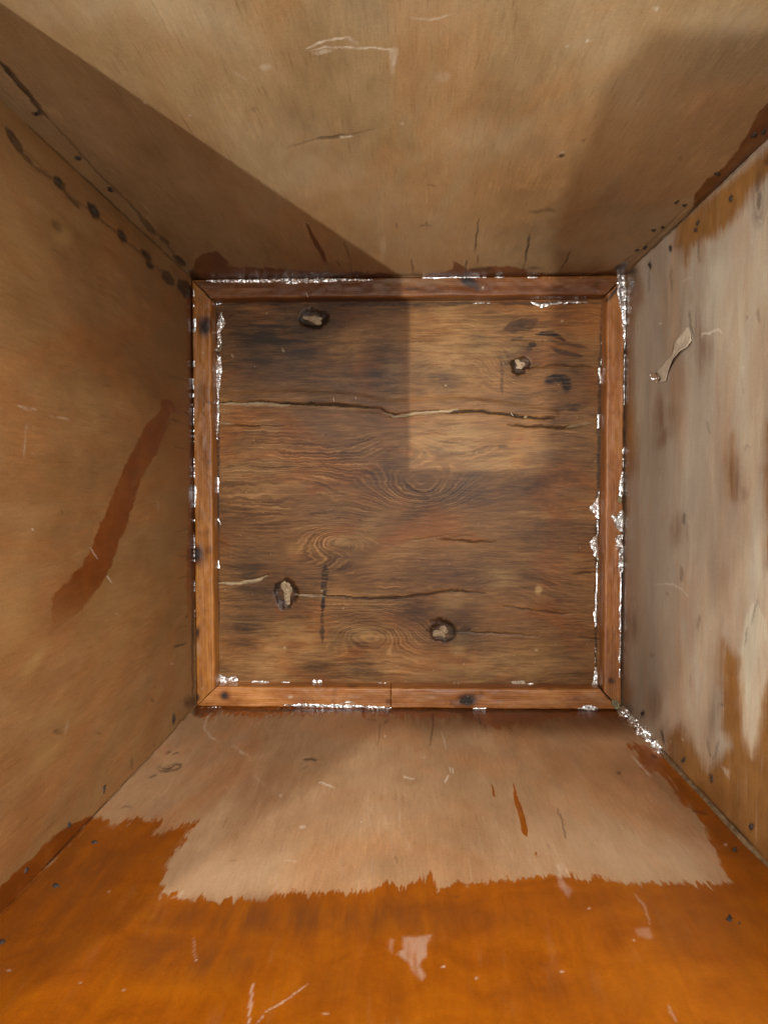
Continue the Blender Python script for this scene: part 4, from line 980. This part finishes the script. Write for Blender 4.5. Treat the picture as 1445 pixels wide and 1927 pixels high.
# thin foil edges pinched under and beside the battens: parts of them
EDGES = [
    ('top', [(785, 523), (880, 522), (1012, 522)], 1.6, BT), ('top', [(1000, 522), (1012, 522)], 3.0, BT), ('top', [(816, 524), (828, 523)], 2.6, BT), ('top', [(888, 571), (922, 570)], 1.6, FL), ('top', [(452, 572), (480, 571)], 1.0, FL), ('top', [(590, 572), (616, 571)], 1.2, FL), ('top', [(407, 572), (418, 571)], 1.6, FL),
    ('right', [(1175, 640), (1174, 700), (1173, 790)], 1.2, BT), ('right', [(1172, 790), (1172, 855)], 2.4, BT), ('right', [(1168, 1075), (1167, 1130), (1166, 1185)], 2.2, BT), ('right', [(1167, 1185), (1165, 1275)], 1.4, BT), ('right', [(1164, 1235), (1165, 1252)], 3.4, BT), ('right', [(1172, 855), (1172, 880)], 1.2, BT),
    ('right', [(1123, 1058), (1122, 1110), (1120, 1180)], 2.0, FL), ('right', [(1118, 1150), (1120, 1172)], 3.2, FL), ('right', [(1127, 692), (1130, 722)], 3.0, FL), ('right', [(1126, 780), (1126, 806)], 2.6, FL), ('right', [(1131, 600), (1130, 690)], .9, FL), ('right', [(1124, 978), (1124, 1004)], 1.2, FL), ('right', [(1120, 1180), (1119, 1250)], .9, FL),
    ('left', [(365, 545), (365, 580)], 1.6, BT), ('left', [(366, 598), (366, 626)], 3.0, BT), ('left', [(365, 678), (366, 692)], 2.6, BT), ('left', [(364, 712), (364, 765)], 1.6, BT), ('left', [(365, 766), (366, 900)], .9, BT), ('left', [(368, 898), (367, 955)], 2.6, BT), ('left', [(368, 1206), (370, 1234)], 3.4, BT), ('left', [(367, 1234), (368, 1310)], 1.1, BT), ('left', [(366, 960), (367, 1180)], .8, BT),
    ('left', [(410, 892), (411, 928)], 3.0, FL), ('left', [(409, 930), (409, 1060)], .9, FL), ('left', [(410, 976), (415, 984), (416, 994), (410, 998)], 1.4, FL), ('left', [(410, 1052), (411, 1070)], 2.8, FL), ('left', [(409, 1072), (409, 1265)], 1.0, FL), ('left', [(409, 1170), (409, 1182)], 2, FL),
    ('near_left', [(498, 1284), (506, 1283)], 2.6, FL), ('near_left', [(618, 1286), (655, 1285)], 1.3, FL), ('near_left', [(530, 1284), (552, 1284)], 1.4, FL), ('near_left', [(640, 1324), (668, 1320)], 1.6, BT), ('near_left', [(385, 1331), (420, 1330)], .9, BT),
    ('near_right', [(852, 1287), (872, 1287)], 1.6, FL), ('near_right', [(990, 1288), (1004, 1287)], 3.0, FL), ('near_right', [(765, 1328), (780, 1333)], 1.8, BT), ('near_right', [(890, 1333), (915, 1333)], 1.2, BT),
]
for i, (b, pts, w, z) in enumerate(EDGES):
    crumple('foil_edge', line_poly(pts, w, 500 + i), z, MAT['foil'], 700 + i * 3, .0007, .00055, battens[b], gaps=.40)

# glue and paper bits
o = crumple('glue_lump', [(408, 642), (414, 640), (419, 652), (417, 662), (408, 662)], FL, MAT['glue'], 77, .0022, .0006)
tag(o, 'olive lump of old glue between the foil curl and the long foil tail', 'glue')
o = crumple('glue_lump', [(1160, 934), (1168, 932), (1172, 940), (1167, 948), (1161, 945)], BT, MAT['glue'], 78, .0022, .0006)
tag(o, 'round yellowish glue bead on the right batten above the foil bunch', 'glue')
o = crumple('glue_lump', [(1148, 1322), (1156, 1312), (1166, 1322), (1168, 1336), (1156, 1334)], BT, MAT['glue'], 79, .0030, .0007)
tag(o, 'grey glue clot on the near right batten corner', 'glue')
o = crumple('paper_scrap', [(962, 1281), (987, 1280), (988, 1289), (963, 1290)], FL, MAT['paper'], 80, .0006, .0008)
tag(o, 'small pinkish paper scrap flat against the near batten', 'paper')

# ------------------------------------------------------------------ peeled paper strip on the right side
strip = link('paper_strip', None)
strip.location = on('right', 1262, 680)
tag(strip, 'bone shaped cream paper strip peeling off the right side, foil on its lower end', 'paper strip')


def strip_sheet():
    lft = [(1294, 616), (1283, 628), (1272, 642), (1268, 655), (1266, 668), (1256, 680), (1247, 690), (1239, 698), (1233, 705)]
    rgt = [(1299, 622), (1306, 641), (1301, 652), (1290, 661), (1278, 675), (1267, 692), (1259, 706), (1257, 716), (1245, 721)]
    lf = [.4, 1.6, 2.6, 3.0, 3.0, 2.6, 2.0, 1.6, 1.2]
    P = []; m = 7
    for k in range(9):
        for j in range(m):
            f = j / (m - 1)
            px = lft[k][0] * (1 - f) + rgt[k][0] * f; py = lft[k][1] * (1 - f) + rgt[k][1] * f
            l = lf[k] * .001 * (.55 + .9 * f) + .0010 * math.sin(k * 1.3 + f * 3) * (k > 1) - .0008 * math.sin(f * math.pi)
            P.append(on('right', px, py) - EX * max(.0004, l))
    q = []
    for k in range(8):
        for j in range(m - 1):
            a = k * m + j
            q.append([a, a + 1, a + m + 1, a + m])
    return np.array(P), q


P_, q_ = strip_sheet()
so = mesh_np('sheet', P_ - np.array(strip.location), q_, MAT['paper'], strip)
md = so.modifiers.new('thick', 'SOLIDIFY'); md.thickness = .0004
fo = crumple('foil_tip', [(1228, 702), (1238, 700), (1247, 710), (1243, 720), (1238, 722), (1231, 714)], 0, MAT['foil'], 91, .0030, .0007, None, 'right', .0012)
if fo:
    fo.data.transform(__import__('mathutils').Matrix.Translation(-Vector(strip.location)))
    fo.parent = strip

# ------------------------------------------------------------------ paper tape and foil in the near right seam
def seam_ribbon(name, z0, z1, w, off, mat, seed, amp, parent=None, flat=False, n=60, m=7, curve=.0):
    r = np.random.default_rng(seed)
    P = []
    wd = np.array([1, 1, 0]) / math.sqrt(2)
    nd = np.array([-1, 1, 0]) / math.sqrt(2)
    for k in range(n):
        f = k / (n - 1)
        z = z0 + (z1 - z0) * f
        ww = w * (1 + .7 * vnoise(np.array([f * 9 + seed]), np.array([.3]))[0]) * min(1, 6 * f + .25, 6 * (1 - f) + .25)
        c = np.array([X1, Y0, z]) + nd * (off + ww * .5 + curve * vnoise(np.array([f * 5 + seed]), np.array([2.3]))[0]) + wd * curve * vnoise(np.array([f * 4 + seed]), np.array([7.7]))[0]
        for j in range(m):
            g = j / (m - 1) * 2 - 1
            P.append(c + wd * (ww * g) + nd * (amp * (r.random() - .5) + .15 * ww * (1 - g * g)) + EZ * amp * .4 * (r.random() - .5))
    q = [[k * m + j, k * m + j + 1, (k + 1) * m + j + 1, (k + 1) * m + j] for k in range(n - 1) for j in range(m - 1)]
    o = mesh_np(name, P, q, mat, parent, smooth=not flat)
    md = o.modifiers.new('thick', 'SOLIDIFY'); md.thickness = .0003
    return o


o = seam_ribbon('paper_tape', .120, .420, .0017, .0003, MAT['seam_paper'], 5, .0003, n=110, curve=.003)
tag(o, 'long brown strip of paper tape lying in the near right corner seam', 'paper tape')
for i, (a, b, w, lab) in enumerate(((.020, .052, .0052, 'bright crumpled foil clump at the bottom of the near right seam'),
                                    (.054, .088, .0042, 'dull foil twist in the near right seam, above the lowest clump'),
                                    (.086, .120, .0048, 'silver foil knot in the near right seam, where the paper tape begins'),
                                    (.128, .150, .0032, 'small foil bit stuck on the start of the paper tape'))):
    o = seam_ribbon('foil_scrap', a, b, w, .0010, MAT['foil'], 20 + i, .0036, flat=True, n=26, m=8, curve=.003)
    tag(o, lab, 'foil scrap', GF)
for i, (px, py, lab) in enumerate(((1186, 1350, 'pale wood chip standing beside the lowest foil clump'), (1212, 1383, 'cream wood chip beside the middle of the seam foil'))):
    c = on('right', px, py, 0, .004)
    o = lump('wood_chip', MAT['fleck'], None, c, np.array([0, .6, .8]), np.array([.9, .3, -.2]), np.array([-.4, .8, .4]), .0055, .0022, .0014, 60 + i, 9, 2, True)
    tag(o, lab, 'wood chip')

# ------------------------------------------------------------------ loose splinters and dust
GS = 'loose pale splinters on the bottom'
for i, (px, py, dx, dy, z, lab) in enumerate(((578, 555, 3, 7, HB, 'short pale splinter lying on the far batten'), (628, 752, 1, 6, 0, 'pale splinter upright above the long split, left one'), (669, 749, 1, 5, 0, 'tiny pale splinter above the long split, right one'), (963, 780, 3, 4, 0, 'pale crumb lying in the long split at right'))):
    a = on('floor', px - dx * .5, py - dy * .5, z + .0006); b = on('floor', px + dx * .5, py + dy * .5, z + .0012)
    t = (b - a); L = np.linalg.norm(t); t = t / L; s = np.cross(t, EZ)
    P = [a + s * .0004, a - s * .0004, b - s * .0003, b + s * .0003, (a + b) / 2 + EZ * .0006, a - t * .0004, b + t * .0004]
    tr = [[0, 4, 3], [1, 2, 4], [0, 5, 4], [5, 1, 4], [2, 6, 4], [6, 3, 4]]
    tag(mesh_np('wood_splinter', P, None, MAT['fleck'], None, smooth=False, tris=tr), lab, 'splinter', GS)

P, T = [], []
for k in range(170):
    s = random.random()
    if s < .55:
        c = np.array([random.uniform(X0 + .02, X1 - .02), random.uniform(Y0 + .02, Y1 - .02), .0006])
    else:
        e = random.choice(['t', 'b', 'l', 'r'])
        q = random.uniform(.0, 1)
        c = {'t': np.array([X0 + q * LX, Y1 - .003, HB + .0006]), 'b': np.array([X0 + q * LX, Y0 + .003, HB + .0006]), 'l': np.array([X0 + .003, Y0 + q * LY, HB + .0006]), 'r': np.array([X1 - .003, Y0 + q * LY, HB + .0006])}[e]
    a = random.uniform(0, 3.14); l = random.uniform(.0002, .0007); d = np.array([math.cos(a), math.sin(a), 0]); s2 = np.array([-d[1], d[0], 0])
    n = len(P)
    P += [c - d * l, c + s2 * l * .4, c + d * l, c - s2 * l * .4, c + EZ * l * .6]
    T += [[n, n + 3, n + 4], [n + 3, n + 2, n + 4], [n + 2, n + 1, n + 4], [n + 1, n, n + 4]]
o = mesh_np('wood_dust', P, None, MAT['fleck'], None, smooth=False, tris=T)
o['kind'] = 'stuff'
o['label'] = 'pale wood dust sprinkled over the bottom board and battens'

# ------------------------------------------------------------------ what the chest stands on
g = mesh_np('ground', [(-4, -4, -TH - .004), (4, -4, -TH - .004), (4, 4, -TH - .004), (-4, 4, -TH - .004)], [[0, 1, 2, 3]], MAT['ground'], None)
g['kind'] = 'structure'


# ------------------------------------------------------------------ unseen blocker, added and shaped to throw the second edge of the shadow
def add_shadow_blocker():
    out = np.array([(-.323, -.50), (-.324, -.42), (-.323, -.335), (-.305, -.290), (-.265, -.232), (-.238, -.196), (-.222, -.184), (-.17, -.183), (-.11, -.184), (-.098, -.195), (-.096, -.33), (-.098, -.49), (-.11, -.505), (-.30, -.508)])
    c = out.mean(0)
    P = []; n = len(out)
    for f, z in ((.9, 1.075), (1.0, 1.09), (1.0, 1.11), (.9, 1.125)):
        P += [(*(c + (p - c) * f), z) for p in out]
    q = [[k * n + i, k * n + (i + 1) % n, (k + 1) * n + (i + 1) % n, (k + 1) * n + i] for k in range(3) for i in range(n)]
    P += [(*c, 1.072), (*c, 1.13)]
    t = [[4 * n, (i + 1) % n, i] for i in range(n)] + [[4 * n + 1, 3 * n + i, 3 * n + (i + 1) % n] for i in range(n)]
    o = mesh_np('shadow_blocker', P, q, MAT['matte'], None, tris=t)
    tag(o, 'dark cloth bag added above the near left of the chest to cast a shadow edge', 'blocker')


add_shadow_blocker()
